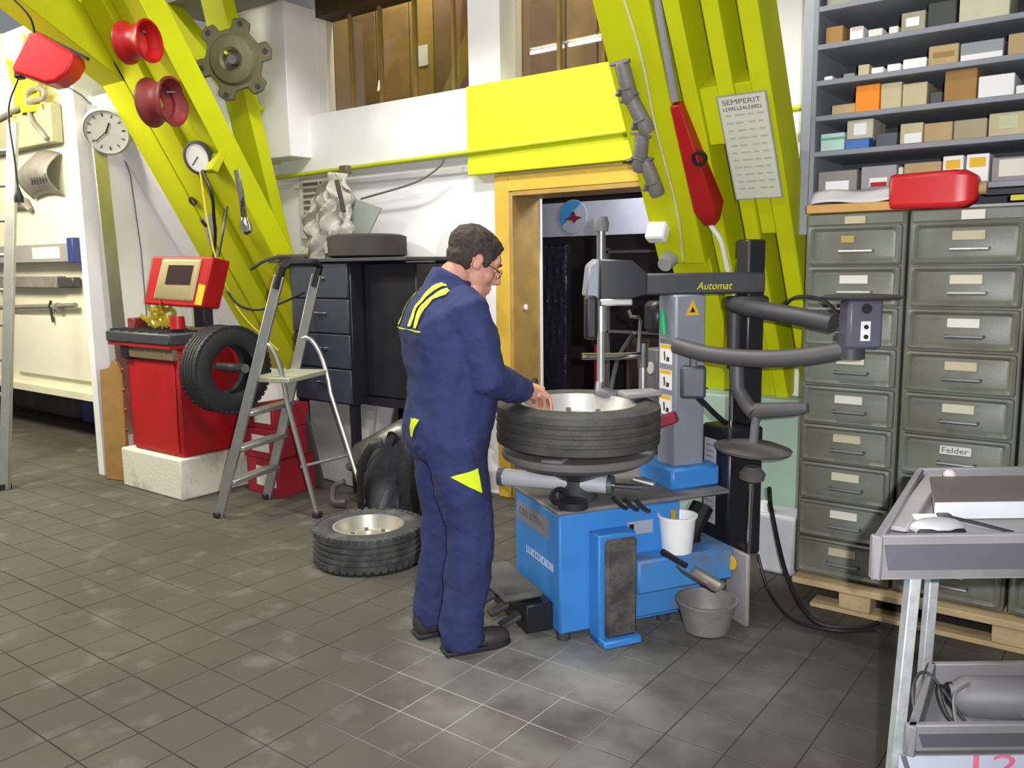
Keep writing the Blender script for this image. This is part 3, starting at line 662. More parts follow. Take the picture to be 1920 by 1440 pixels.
def wheel(name, label, c, R, wdt, inner, M3, tm, rm=None, group=None, n=44, grooves=4):
    t = thing(name, label, 'tyre', (c[0], c[1], c[2]), group=group)
    M = Matrix.Translation(c) @ M3
    tyre_mesh(B(), R, wdt, inner, M, bare=rm is None, grooves=grooves).obj('tyre_carcass', tm, t)
    (lugs(B(), R, wdt, M, n).obj('tread_lugs', tm, t) if n else {}).__setitem__('kind', 'stuff')
    if rm:
        r_ = inner; w_ = wdt*.78
        B().lathe([(r_*1.04, w_/2), (r_*1.06, w_/2+.008), (r_*.98, w_/2+.010), (r_*.93, w_*.30), (r_*.88, .01), (r_*.70, -.005), (r_*.62, .022), (r_*.42, .025), (r_*.38, .0), (r_*.2, -.005), (r_*.18, -.03), (r_*.9, -.03), (r_*.95, -w_*.3), (r_*1.0, -w_/2), (r_*1.0, 0)], 48, M, closed=True).obj('rim', rm, t)
        for i in range(5):
            a = 2*PI*i/5; p = M @ Vector((r_*.48*math.cos(a), r_*.48*math.sin(a), .02)); q = M @ Vector((r_*.48*math.cos(a), r_*.48*math.sin(a), .04)); B().cyl(p, q, .011, seg=6).obj('wheel_nut', steel, t)
        p = M @ Vector((r_*.9, 0, .02)); q = M @ Vector((r_*.84, 0, .06)); B().cyl(p, q, .006, seg=6).obj('valve', blk_plastic, t)
    return t
rim_silver = mat('rim_silver', 'C2BEB0', .38, .6, var=.15, scale=10)
wheel('tyre', 'black bare tyre hung on the spindle of the red balancer', (-4.76, 3.23, .86), .285, .19, .155, Matrix.Rotation(PI/2, 4, 'Y'), rubber)
wheel('tyre', 'dusty tyre with silver rim lying flat on the floor beside the stepladder', (-3.16, 2.93, .098), .285, .19, .175, Matrix.Identity(4), rubber_dust, rim_silver)
wheel('tyre', 'old black tyre lying on top of the dark drawer cabinet', (-4.22, 4.0, 1.642), .265, .155, .16, Matrix.Identity(4), mat('rubber_brownish', '35302C', .7, var=.15), n=0, grooves=0)

# ---- gold bow and small things on the balancer tray
bo = thing('gold_bow', 'shiny gold ribbon bow on the red balancer tray', 'ribbon bow', (-5.28, 3.1, 1.1))
for i in range(9):
    a = i*2*PI/9; rr = .11 if i % 2 else .085; zc = 1.155+.05*(i % 3)
    d = Vector((math.cos(a), math.sin(a)*.7, 0)); c = Vector((-5.27, 3.1, zc))
    loop = [c, c+d*rr*.6+Vector((0, 0, .04)), c+d*rr+Vector((0, 0, .015)), c+d*rr*.7+Vector((0, 0, -.02))]
    B().tube(spline(loop+[c], 4), .016, 6, ry=.003).obj('loop', gold, bo)
for s_ in (-1, 1): B().tube([(-5.27+s_*.03, 3.08, 1.13), (-5.27+s_*.16, 3.05, 1.2)], .02, 6, ry=.003).obj('tail', gold, bo)
tag(B().tube([(-5.08, 3.1, 1.12), (-5.08, 3.1, 1.2)], [.05, .045], 16).obj('red_pot', red), 'small red pot beside the gold bow on the balancer', 'pot')
tag(B().cbox((-5.66, 3.15, 1.135), (.09, .1, .08)).obj('weight_box', maroon, bevel=.006), 'small dark red box at the left end of the balancer tray', 'box')
pz = thing('balancing_pliers', 'brass-coloured pliers lying on the right of the balancer tray', 'pliers', (-5.0, 3.25, 1.1))
B().bar((-5.12, 3.2, 1.11), (-4.98, 3.3, 1.115), .03, .02).obj('jaw', brass, pz); B().tube([(-4.98, 3.3, 1.115), (-4.9, 3.33, 1.12)], .012, 8).obj('grip', grey_dark, pz)
tag(B().tube(spline([(-4.76, 3.27, 1.36), (-4.68, 3.3, 1.27), (-4.6, 3.4, 1.24), (-4.55, 3.6, 1.3), (-4.55, 3.72, 1.34)]), .009, 6).obj('display_cable', blk_plastic), 'black cable sagging from the balancer display to the right', 'cable')
tag(B().tube(spline([(-4.73, 3.2, 1.58), (-4.72, 3.24, 1.75), (-4.78, 3.32, 1.9)]), .008, 6).obj('display_lead', blk_plastic), 'black lead rising from the top of the balancer display', 'cable')
# red and white cartons behind the stepladder
for i, (x0, y0, z0, w, hh, lab) in enumerate(((-4.84, 3.40, 0.0, .34, .24, 'lowest red and white carton behind the stepladder'), (-4.86, 3.40, .242, .3, .2, 'middle red and white carton behind the stepladder'), (-4.84, 3.42, .444, .28, .15, 'top red carton behind the stepladder'))):
    t = thing('parts_carton', lab, 'carton', (x0+w/2, y0+.15, z0), group='red cartons behind the stepladder')
    B().box(x0, x0+w, y0, y0+.3, z0, z0+hh).obj('box', mat('carton_red', '9A1F2E', .6, var=.1), t, bevel=.003)
    B().box(x0+w*.3, x0+w*.9, y0-.003, y0, z0+hh*.25, z0+hh*.8).obj('white_label', paper, t)

# ================================================================== MIDDLE
# ---- stepladder
sl_ = thing('stepladder', 'aluminium stepladder with black top hoop standing on the tiles', 'stepladder', (-4.2, 3.27, 0))
A0, A1 = Vector((-4.456, 2.905, 0)), Vector((-4.035, 3.125, 1.46))
B0, B1 = Vector((-4.56, 3.337, 0)), Vector((-4.19, 3.53, 1.46))
C0, D0 = Vector((-3.953, 3.251, 0)), Vector((-3.898, 3.595, 0))
fw = Vector((.887, .46, 0))
for p, q in ((A0, A1), (B0, B1)): B().bar(p, q, .026, .06, fw).obj('step_rail', alu, sl_, bevel=.003)
def rail(p, q, z): return p.lerp(q, z/1.46)
for z in (.22, .43, .645):
    a, c = rail(A0, A1, z), rail(B0, B1, z)
    B().bar(a+fw*.01, c+fw*.01, .085, .028, (0, 0, 1)).obj('step', alu_dull, sl_, bevel=.004)
a, c = rail(A0, A1, .85), rail(B0, B1, .85)
B().bar(a+fw*.10, c+fw*.10, .27, .03, (0, 0, 1)).obj('platform', mat('platform_grey', 'A9AA97', .5, .3), sl_, bevel=.004)
for p, q, e in ((A0, A1, C0), (B0, B1, D0)):
    s0 = rail(p, q, 1.06); out = (e-s0); out.z = 0
    pts = bez([s0, s0+out*.22+Vector((0, 0, .045)), s0+out*.42+Vector((0, 0, -.16)), s0+out*.46+Vector((0, 0, -.34))], 8)
    B().tube(pts+[e+Vector((0, 0, .02))], .015, 10).obj('rear_leg', alu, sl_)
B().cyl(C0.lerp(rail(A0, A1, 1.06), .3), D0.lerp(rail(B0, B1, 1.06), .3), .010, seg=8).obj('rear_brace', alu, sl_)
B().tube([A1+(A0-A1)*.05, A1+Vector((.015, .01, .05)), A1.lerp(B1, .12)+Vector((.02, .01, .075)), A1.lerp(B1, .88)+Vector((.02, .01, .075)), B1+Vector((.015, .01, .05)), B1+(B0-B1)*.05], .026, 10).obj('top_hoop', blk_plastic, sl_)
for p in (A0, B0, C0, D0): B().cbox((p.x, p.y, .018), (.05, .05, .036)).obj('rubber_foot', rubber, sl_, bevel=.006)

# ---- dark drawer cabinet on a stand with worktop
dc = thing('drawer_cabinet', 'dark slate drawer cabinet with small chrome handles on a black stand', 'cabinet', (-4.43, 4.0, 0))
B().box(-4.72, -4.135, 3.757, 4.28, .60, 1.54).obj('body', black, dc, bevel=.005)
for i in range(4):
    z0 = .61+i*.232
    dr = B().box(-4.712, -4.147, 3.74, 3.757, z0, z0+.222).obj('drawer', blackblue, dc, bevel=.004)
    B().tube([(-4.47, 3.74, z0+.13), (-4.47, 3.722, z0+.13), (-4.37, 3.722, z0+.13), (-4.37, 3.74, z0+.13)], .006, 6).obj('handle', chrome, dr)
B().box(-4.92, -3.60, 3.72, 4.29, 1.541, 1.563).obj('worktop', grey_dark, dc, bevel=.003)
for x, y in ((-4.17, 3.79), (-4.69, 3.79), (-4.17, 4.24), (-4.69, 4.24), (-3.66, 4.24)): B().box(x-.025, x+.025, y-.025, y+.025, 0, .60).obj('leg', black, dc)
B().box(-4.133, -3.63, 3.85, 4.27, .60, .65).obj('stand_shelf', black, dc)
B().box(-4.13, -3.66, 3.87, 4.27, .651, 1.53).obj('side_box', black, dc, bevel=.01)

# ---- vent grille, conduit pipe, plastic sheet on hook
vg = thing('vent_grille', 'pale slatted vent grille under the yellow pipe', 'vent', (-4.98, 4.27, 1.75))
B().box(-5.22, -4.72, 4.262, 4.299, 1.72, 2.17).obj('frame', mat('vent_cream', 'D5D0C8', .6), vg, bevel=.004)
for i in range(9):
    for xa, xb in ((-5.16, -5.0), (-4.97, -4.78)):
        B().box(xa, xb, 4.252, 4.262, 1.77+i*.043, 1.79+i*.043).obj('slat', mat('vent_shadow', '6A6458', .7), vg)
tag(B().cyl((-5.5, 4.19, 2.185), (-1.225, 4.19, 2.235), .016).obj('conduit_pipe', mat('pipe_yellowgreen', 'B9C42A', .5, var=.08)), 'thin yellow-green pipe running along the back wall', 'pipe')
tag(B().tube(spline([(-3.66, 4.17, 2.19), (-3.72, 4.17, 2.13), (-3.95, 4.18, 2.05), (-4.5, 4.22, 1.98)]), .007, 6).obj('grey_wire', grey_mid), 'thin grey wire sagging below the yellow-green pipe', 'wire')
ps = thing('plastic_sheet', 'crumpled grey plastic sheet hanging from the pipe above the dark cabinet', 'plastic sheet', (-4.6, 4.08, 1.56))
def sheet(u, v):
    w = .05+.30*math.sin(min(1, v*1.25)*PI*.62)-.10*max(0, v-.72)
    x = -4.57-.20*v**1.1+(u-.5)*2*w*.72; z = 2.15-.58*v
    y = 4.08-.035*math.sin(u*11+v*5)-.025*math.sin(u*23-v*9)-.018*math.sin(u*31+v*27)-.05*math.sin(PI*u)
    return Vector((x+.02*math.sin(v*17+u*3), y, z+.035*math.sin(u*9+1)*v))
B().grid(sheet, 34, 26).obj('film', bag_m, ps, solid=.003)
B().rings([[Vector(p) for p in r] for r in ([(-4.52, 4.13, 1.99), (-4.22, 4.14, 1.90), (-4.42, 4.13, 1.63), (-4.62, 4.12, 1.66)], [(-4.52, 4.14, 1.99), (-4.22, 4.15, 1.90), (-4.42, 4.14, 1.63), (-4.62, 4.13, 1.66)])]).obj('stiff_sheet', sheet2, ps)
hk = thing('hook_clamp', 'dark clamp on the pipe holding the plastic sheet', 'clamp', (-4.56, 4.13, 2.0))
B().cbox((-4.58, 4.155, 2.18), (.08, .05, .06)).obj('jaw', mat('clamp_brown', '6A6250', .6), hk, bevel=.006); B().bar((-4.54, 4.04, 2.1), (-4.47, 4.03, 1.88), .03, .012).obj('handle', mat('clamp_dark', '4A463E', .6), hk)
tag(B().box(-4.90, -4.72, 3.76, 3.92, 1.564, 1.60).obj('oily_rag', mat('rag', '6B5A38', .9, var=.3), bevel=.015, seg=2), 'brown oily rag on the left end of the dark cabinet worktop', 'rag')
tag(B().tube(spline([(-4.98, 3.62, 1.50), (-4.88, 3.66, 1.555), (-4.75, 3.70, 1.58), (-4.6, 3.78, 1.572)]), .012, 6).obj('flat_strap', grey_dark), 'dark strap hanging over the left end of the worktop', 'strap')
slab_m = mat('slab_grey', 'A5A59E', .85, var=.12, scale=4, coords='P')
tag(B().rings([[Vector(p) for p in r] for r in ([(-4.95, 3.86, .04), (-4.16, 3.86, .0), (-4.10, 3.90, .58), (-4.90, 3.90, .62)], [(-4.95, 3.89, .04), (-4.16, 3.89, .0), (-4.10, 3.93, .58), (-4.90, 3.93, .62)])]).obj('grey_slab', slab_m), 'grey concrete slab leaning under the dark cabinet', 'slab')
tag(B().bar((-4.46, 3.705, .03), (-4.62, 3.70, .58), .08, .025, (0, 1, 0)).obj('dark_plank', mat('plank_dark', '4A413E', .7)), 'dark plank leaning behind the stepladder', 'plank')
mf = thing('muffler', 'grey steel exhaust muffler lying beside the stepladder', 'muffler', (-3.85, 3.75, 0))
B().tube([(-4.06, 3.70, .26), (-4.02, 3.71, .275), (-3.66, 3.76, .46), (-3.62, 3.77, .48)], [.07, .105, .11, .08], 24).obj('shell', mat('muffler_steel', '85827C', .38, .7, var=.25, scale=8), mf)
B().cyl((-4.05, 3.70, .26), (-4.13, 3.68, .20), .028).obj('inlet_pipe', steel, mf)
B().cbox((-3.84, 3.74, .12), (.16, .12, .24)).obj('rest_block', grey_dark, mf)
gb = thing('dark_bag', 'slumped black sack beside the muffler behind the man', 'sack', (-3.50, 3.50, 0))
def sack(u, v):
    a = 2*PI*u; r_ = (.19+.05*math.sin(3*a+v*5)+.03*math.sin(7*a))*(1-.5*v**2)
    return Vector((-3.50+r_*1.1*math.cos(a)+.05*v, 3.50+r_*.8*math.sin(a), .50*v+.03*math.sin(5*a)*v))
B().grid(sack, 36, 12).obj('sack', mat('sack_black', '2A2A2E', .45, var=.4, scale=9, bump=.6, bscale=12), gb)
B().tube(spline([(-3.68, 3.36, .02), (-3.64, 3.33, .3), (-3.56, 3.34, .46), (-3.5, 3.38, .5)]), .03, 8, ry=.008).obj('strap', blk_plastic, gb)
tag(B().tube(spline([(-4.0, 3.52, .16), (-4.06, 3.48, .12), (-4.03, 3.45, .04), (-3.95, 3.48, .04)]), .02, 8).obj('exhaust_bend', mat('bend_grey', '5A5650', .5)), 'small bent exhaust pipe end on the floor by the ladder', 'pipe')
tag(B().box(-3.62, -3.4, 3.95, 4.2, .0, .55).obj('pale_carton', paper, bevel=.005), 'pale carton behind the black sack by the wall', 'carton')

# ================================================================== TYRE CHANGER
UX, UY = Vector((.515, .857, 0)), Vector((-.857, .515, 0))
OM = Vector((-1.794, 2.672, 0))
MT = Matrix(((UX.x, UY.x, 0, OM.x), (UX.y, UY.y, 0, OM.y), (0, 0, 1, 0), (0, 0, 0, 1)))
tc_ = thing('tyre_changer', 'blue tyre changer with grey column and dark swing arm', 'tyre changer', OM, math.atan2(.857, .515))
def T(b, name, m, bevel=0, parent=None, **k): return b.xf(MT).obj(name, m, parent or tc_, bevel=bevel, **k)
cabinet = T(B().rings([[Vector(p) for p in r] for r in ([(0, 0, .03), (.56, 0, .03), (.56, .46, .03), (0, .46, .03)], [(0, 0, .525), (.56, 0, .525), (.56, .46, .525), (0, .46, .525)])]), 'cabinet', blue, .008)
T(B().box(.30, .76, -.10, .42, .185, .325), 'ledge_cabinet', blue_dirty, .01)
T(B().box(.30, .70, -.02, .42, .05, .185), 'lower_cabinet', blue_dirty, .01)
T(B().box(-.012, .80, -.012, .50, .526, .545), 'top_plate', mat('top_plate_grey', '6C6A68', .6, col2='8A8784', scale=6, thr=(.4, .7)), .006)
T(B().box(.13, .30, -.085, .0, .0, .45), 'bead_breaker_frame', blue, .006)
T(B().box(.150, .292, -.112, -.086, .03, .435), 'bead_breaker_pad', mat('pad_dark', '3E3C3A', .85, col2='5E5B56', scale=8, thr=(.42, .6), bump=.8, bscale=22), .012)
T(B().box(.13, .30, -.135, -.0, -.0, .03), 'bead_breaker_foot', blue, .006)
for (u, v) in ((.03, .03), (.5, .03), (.03, .42), (.5, .42)): T(B().cyl((u, v, 0), (u, v, .032), .028), 'foot', grey_dark)
# plates on the left end
Ml = frame_matrix(MT @ Vector((-.0005, .43, .40)), -UY, (0, 0, 1))
B().box(0, .33, 0, .085, 0, .002, Ml).obj('type_plate', mat('plate_grey', '7B7C84', .5), cabinet)
bars_text('plate_lettering', Ml @ Matrix.Translation((.03, .03, .002)), 10, .27, .03, mat('lettering_dark', '5C5C66', .5), cabinet)
bars_text('white_lettering', frame_matrix(MT @ Vector((-.001, .33, .275)), -UY, (0, 0, 1)), 12, .28, .032, mat('lettering_white', 'C8D4E8', .5), cabinet)
Mf = frame_matrix(MT @ Vector((.305, -.0005, .405)), UX, (0, 0, 1))
B().box(0, .12, 0, .055, 0, .002, Mf).obj('warning_plate', mat('plate_silver', '9FA6B4', .5), cabinet)
B().box(.008, .03, .02, .045, .002, .003, Mf).obj('plate_mark', black, cabinet)
# pedals
T(B().box(-.20, -.02, .10, .50, .155, .185), 'pedal_cover', rubber_grey, .012)
for v in (.14, .27, .40):
    T(B().bar((-.02, v, .12), (-.2, v, .05), .05, .02), 'pedal', grey_dark, .004)
T(B().box(-.12, -.0, .06, .5, .03, .15), 'pedal_block', black, .006)
# turntable
cx, cy = .155, .145
TT = Matrix.Translation((cx, cy, 0))
T(B().lathe([(.08, .546), (.08, .63), (.16, .68), (.16, .70), (.0, .70), (0, .546)], 32, TT), 'turntable_hub', grey_dark)
T(B().lathe([(.0, .700), (.26, .700), (.31, .728), (.318, .748), (.308, .756), (0, .756)], 44, TT), 'turntable', mat('turntable_grey', '7C7A77', .6, .2, var=.12, scale=8))
for i in range(4):
    a = PI/4+i*PI/2
    T(B().box(.16, .32, -.045, .045, .757, .774, TT @ Matrix.Rotation(a, 4, 'Z')), 'clamp_jaw', grey_mid, .006)
cyl_ = T(B().cyl((-.11, .33, .62), (.235, .02, .62), .036, seg=24), 'pneumatic_cylinder', mat('cylinder_alu', 'DADAE0', .3, .35, var=.03))
for t0, t1, r_ in ((-.03, .02, .04), (.985, 1.03, .04)):
    p0, p1 = Vector((-.11, .33, .62)), Vector((.235, .02, .62)); B().cyl(MT @ p0.lerp(p1, t0), MT @ p0.lerp(p1, t1), r_, seg=20).obj('end_cap', steel, cyl_)
T(B().cyl((.235, .02, .62), (.335, -.07, .622), .009), 'piston_rod', chrome)
T(B().prism([(-.045, .0), (.02, -.06), (.055, -.02), (.035, .05), (-.01, .04)], .012, Matrix.Translation((.335, -.06, .64)) @ Matrix.Rotation(.25, 4, 'Y')), 'link_plate', mat('link_zinc', 'C8C8C4', .4, .6), .003)
T(B().lathe([(.022, -.012), (.04, -.012), (.04, .012), (.022, .012)], 18, Matrix.Translation((.045, .09, .575)) @ Matrix.Rotation(1.1, 4, 'X'), closed=True), 'hose_loop', blk_plastic)
for i in range(3): T(B().tube(bez([(.2+i*.03, -.07-i*.04, .6), (.22+i*.03, -.1-i*.04, .56), (.24+i*.03, -.12-i*.035, .56)], 6), .008, 6), 'air_hose', blk_plastic)
T(B().lathe([(.0, .546), (.06, .546), (.06, .575), (.045, .58), (0, .58)], 20, Matrix.Translation((.07, .02, 0))), 'rubber_ring', rubber)
# column, blue socket, arm, shaft
T(B().box(.555, .80, .06, .34, .545, .64), 'column_socket', blue, .012)
col = T(B().box(.60, .75, .115, .255, .63, 1.372), 'column', grey_machine, .008)
S = Vector((.335, .285, 0)); D = Vector((.68, .18, 0))-S; D.normalize(); Nn = Vector((-D.y, D.x, 0))
Ma = Matrix(((D.x, Nn.x, 0, S.x), (D.y, Nn.y, 0, S.y), (0, 0, 1, 0), (0, 0, 0, 1)))
T(B().box(.10, .70, -.05, .05, 1.372, 1.462, Ma), 'swing_arm', grey_dark, .008)
hb = T(B().rings([[Ma @ Vector(p) for p in r] for r in ([(-.02, -.07, 1.355), (.12, -.07, 1.355), (.19, -.055, 1.375), (.19, .055, 1.375), (.12, .07, 1.355), (-.02, .07, 1.355)], [(-.02, -.07, 1.525), (.12, -.07, 1.525), (.19, -.055, 1.462), (.19, .055, 1.462), (.12, .07, 1.525), (-.02, .07, 1.525)])]), 'arm_head', mat('arm_head_dark', '34343A', .4), .008)
T(B().rings([[Ma @ Vector(p) for p in r] for r in ([(-.075, -.055, 1.37), (-.02, -.07, 1.356), (-.02, .07, 1.356), (-.075, .055, 1.37)], [(-.06, -.055, 1.50), (-.02, -.07, 1.53), (-.02, .07, 1.53), (-.06, .055, 1.50)])]), 'head_cap', grey_machine, .008)
T(B().cyl((S.x, S.y, 1.525), (S.x, S.y, 1.655), .019), 'upper_tube', steel)
T(B().lathe([(0, 1.64), (.03, 1.64), (.034, 1.675), (.026, 1.70), (0, 1.70)], 20, Matrix.Translation((S.x, S.y, 0))), 'tube_cap', grey_mid)
T(B().cyl((S.x, S.y, 1.22), (S.x, S.y, 1.37), .026), 'shaft_collar', alu)
T(B().cyl((S.x, S.y, 1.0), (S.x, S.y, 1.23), .016), 'tool_shaft', alu_dull)
T(B().tube([(S.x, S.y, 1.0), (S.x-.01, S.y+.0, .965), (S.x+.035, S.y-.03, .945), (S.x+.08, S.y-.05, .955)], [.022, .03, .026, .014], 10), 'mount_head', steel)
T(B().box(-.085, -.03, -.10, -.045, 1.19, 1.375, Ma), 'control_grip', blk_plastic, .016, seg=3)
T(B().cbox((.05, -.06, 1.345), (.14, .04, .03), Ma), 'lock_lever', alu, .006)
text('Automat', 'arm_lettering', frame_matrix(MT @ (Ma @ Vector((.40, -.0505, 1.392))), MT.to_3x3() @ D, (0, 0, 1)), .045, mat('lettering_yellow', 'D8D020', .5), hb, width=.155, shear=.3)
# triangle and pictograms on the column
Mt = frame_matrix(MT @ Vector((.645, .1145, 1.285)), UX, (0, 0, 1))
B().prism([(0, 0), (.07, 0), (.035, .065)], .0015, Mt).obj('warning_triangle', yellow_lbl, col); B().prism([(.022, .012), (.048, .012), (.035, .036)], .002, Mt).obj('triangle_mark', black, col)
for i, z in enumerate((1.075, .965, .855)):
    Mq = frame_matrix(MT @ Vector((.5995, .235, z)), -UY, (0, 0, 1))
    st = B().box(0, .095, 0, .085, 0, .0015, Mq).obj('pictogram', paper_w, col)
    B().box(.005, .09, .066, .083, .0015, .0022, Mq).obj('yellow_strip', yellow_lbl, col)
    B().prism([(.03, .05), (.04, .055), (.045, .02), (.035, .012)], .0022, Mq).obj('pictogram_mark', grey_dark, col); B().prism([(.05, .012), (.075, .012), (.075, .03), (.055, .032)], .0022, Mq).obj('pictogram_mark', grey_dark, col)
T(B().box(.60, .604, .14, .235, 1.16, 1.18), 'orange_strip', orange)
T(B().tube([(.585, .20, 1.31), (.583, .19, 1.25), (.582, .18, 1.20)], [.008, .015, .01], 8), 'green_brush_handle', green_m)
# side bar group behind the tyre
T(B().cyl((.60, .38, .72), (.60, .38, 1.15), .019), 'helper_post', alu)
T(B().cyl((.60, .38, 1.04), (.60, .38, 1.15), .024), 'helper_sleeve', chrome)
T(B().tube([(.60, .38, 1.095), (.45, .39, 1.095), (.31, .42, 1.10)], .016, 12), 'helper_bar', chrome)
T(B().tube([(.575, .38, 1.11), (.585, .38, 1.25), (.575, .38, 1.265), (.54, .385, 1.27), (.53, .39, 1.30)], .009, 8), 'crank', chrome)
T(B().box(.66, .76, .36, .46, .70, 1.12), 'gear_housing', mat('housing', '5B5B5D', .5), .01)
T(B().cyl((.655, .41, 1.03), (.665, .41, 1.03), .028), 'white_dial', mat('dial_white', 'B5B5B5', .5))
T(B().bar((.50, .2, .80), (.60, .1, .86), .05, .05), 'red_lever', mat('lever_red', '8A2434', .5), .008)
T(B().box(.58, .70, .255, .36, 1.2, 1.34), 'arm_motor', black, .02)

# tyre on the turntable
ct = MT @ Vector((cx, cy, .866))
wheel('tyre', 'dusty wide tyre clamped on the blue tyre changer under the man', ct, .335, .182, .225, Matrix.Rotation(.015, 4, 'Y'), mat('rubber_worn', '3F3E3C', .6, col2='5A5854', scale=6, thr=(.45, .75), bump=.2), mat('rim_pale', 'D2D0CA', .35, .5, var=.1), n=0, grooves=3)
tag(B().cbox((0, 0, 0), (.16, .10, .025), Matrix.Translation(MT @ Vector((.40, .07, .976))) @ Matrix.Rotation(.9, 4, 'Z')).obj('rubber_flap', grey_dust, bevel=.008), 'dusty grey rubber flap lying on the clamped tyre', 'rubber pad')

# ---- assist arm unit (black)
ua = thing('assist_unit', 'black press-arm unit with swing arms right of the tyre changer', 'press arm', (-1.42, 3.5, 0), math.atan2(.857, .515))
MU = Matrix(((UX.x, UY.x, 0, -1.42), (UX.y, UY.y, 0, 3.50), (0, 0, 1, 0), (0, 0, 0, 1)))
def Uu(b, name, m, bevel=0, parent=None, **k): return b.xf(MU).obj(name, m, parent or ua, bevel=bevel, **k)
bx_ = Uu(B().box(-.10, .08, -.10, .10, .23, .80), 'lower_box', black, .01)
Uu(B().box(-.06, .05, -.06, .06, 0, .24), 'foot_post', grey_mid, .006)
Mst = frame_matrix(MU @ Vector((-.1005, .075, .36)), -UY, (0, 0, 1))
B().box(0, .085, 0, .38, 0, .002, Mst).obj('spec_plate', mat('plate_lilac', 'B4B0BC', .5), bx_)
for i in range(14): B().box(.012, .07, .02+i*.025, .028+i*.025, .002, .003, Mst).obj('print_line', mat('print_grey', '8C8894', .5), bx_)
Uu(B().box(.02, .11, -.045, .045, .80, 1.60), 'column', black, .008)
Uu(B().cyl((-.02, 0, .80), (-.02, 0, 1.10), .011), 'guide_rod', chrome)
Uu(B().cyl((-.03, -.02, 1.05), (-.03, -.02, 1.33), .028), 'pivot_tube', grey_dark)
Uu(B().cbox((.04, -.01, 1.33), (.16, .12, .06)), 'clamp_block', grey_dark, .012)
arm1 = spline([(-1.42, 3.46, 1.325), (-1.30, 3.36, 1.315), (-1.12, 3.27, 1.30), (-.93, 3.21, 1.275)])
B().tube(arm1, .036, 14).obj('upper_arm', grey_dark, ua)
arm2 = spline([(-1.56, 3.20, 1.165), (-1.40, 3.17, 1.140), (-1.20, 3.15, 1.135), (-1.03, 3.16, 1.150), (-.86, 3.18, 1.185)])
B().tube(arm2, .034, 14).obj('lower_arm', mat('arm_grey', '4C4A4B', .5), ua)
B().cyl((-.86, 3.19, 1.15), (-.86, 3.19, 1.24), .05).obj('elbow_joint', grey_dark, ua)
Mk = Matrix.Translation((-.832, 3.2, 1.19)) @ Matrix.Rotation(.62, 4, 'Z')
hx = B().box(-.062, .062, -.05, .05, .0, .175, Mk).obj('control_head', mat('head_slate', '5C5A66', .4), ua, bevel=.012, seg=2)
B().box(-.018, .016, -.0525, -.05, .03, .10, Mk).obj('button_plate', paper_w, hx)
for z in (.045, .08): B().cyl(Mk @ Vector((0, -.052, z)), Mk @ Vector((0, -.058, z)), .008).obj('button', blk_plastic, hx)
B().cyl(Mk @ Vector((0, -.05, .145)), Mk @ Vector((0, -.056, .145)), .018).obj('black_knob', blk_plastic, hx)
B().lathe([(0, .178), (.135, .178), (.142, .186), (.12, .192), (0, .19)], 36, Mk).obj('round_tray', grey_dark, ua)
B().tube(spline([(-1.15, 3.3, 1.33), (-1.08, 3.25, 1.37), (-.98, 3.23, 1.36), (-.9, 3.2, 1.3)]), .007, 6).obj('air_line', blk_plastic, ua)
B().tube([(-1.37, 3.38, 1.13), (-1.36, 3.37, .98), (-1.31, 3.36, .91), (-1.27, 3.34, .885)], .032, 12).obj('drop_arm', mat('arm_grey', '4C4A4B', .5), ua)
B().tube([(-1.30, 3.36, .89), (-1.26, 3.35, .895), (-1.1, 3.36, .918), (-1.06, 3.36, .925)], [.03, .034, .028, .02], 12).obj('side_arm', mat('arm_grey2', '5A5857', .6), ua)
B().cyl((-1.265, 3.345, .89), (-1.275, 3.345, .74), .018).obj('disc_stem', grey_mid, ua)
B().lathe([(0, -.014), (.12, -.02), (.152, -.012), (.158, .0), (.12, .012), (.03, .022), (0, .022)], 40, Matrix.Translation((-1.275, 3.345, .74)) @ Matrix.Rotation(.07, 4, 'Y')).obj('press_disc', mat('disc_grey', '5D5A57', .7, var=.15), ua)
B().tube([(-1.275, 3.345, .66), (-1.276, 3.345, .63), (-1.277, 3.345, .605), (-1.278, 3.345, .59)], [.03, .056, .05, .02], 18).obj('press_cone', rubber_grey, ua)
B().cyl((-1.278, 3.345, .60), (-1.288, 3.35, .27), .011).obj('chrome_rod', chrome, ua)
B().tube([(-1.288, 3.35, .275), (-1.32, 3.4, .28), (-1.38, 3.46, .28)], .014, 8).obj('rod_bracket', grey_dark, ua)
Mh = Matrix.Translation((-1.475, 3.19, .955)) @ Matrix.Rotation(.45, 4, 'Z')
B().box(-.05, .05, -.035, .035, .0, .13, Mh).obj('hand_control', mat('control_slate', '474A55', .45), ua, bevel=.012, seg=2)
B().cyl(Mh @ Vector((0, 0, .13)), Mh @ Vector((.0, 0, .2)), .014).obj('control_stem', grey_mid, ua)
B().tube(spline([(-1.46, 3.2, .96), (-1.42, 3.28, .88), (-1.42, 3.4, .82)]), .012, 8).obj('control_lead', blk_plastic, ua)

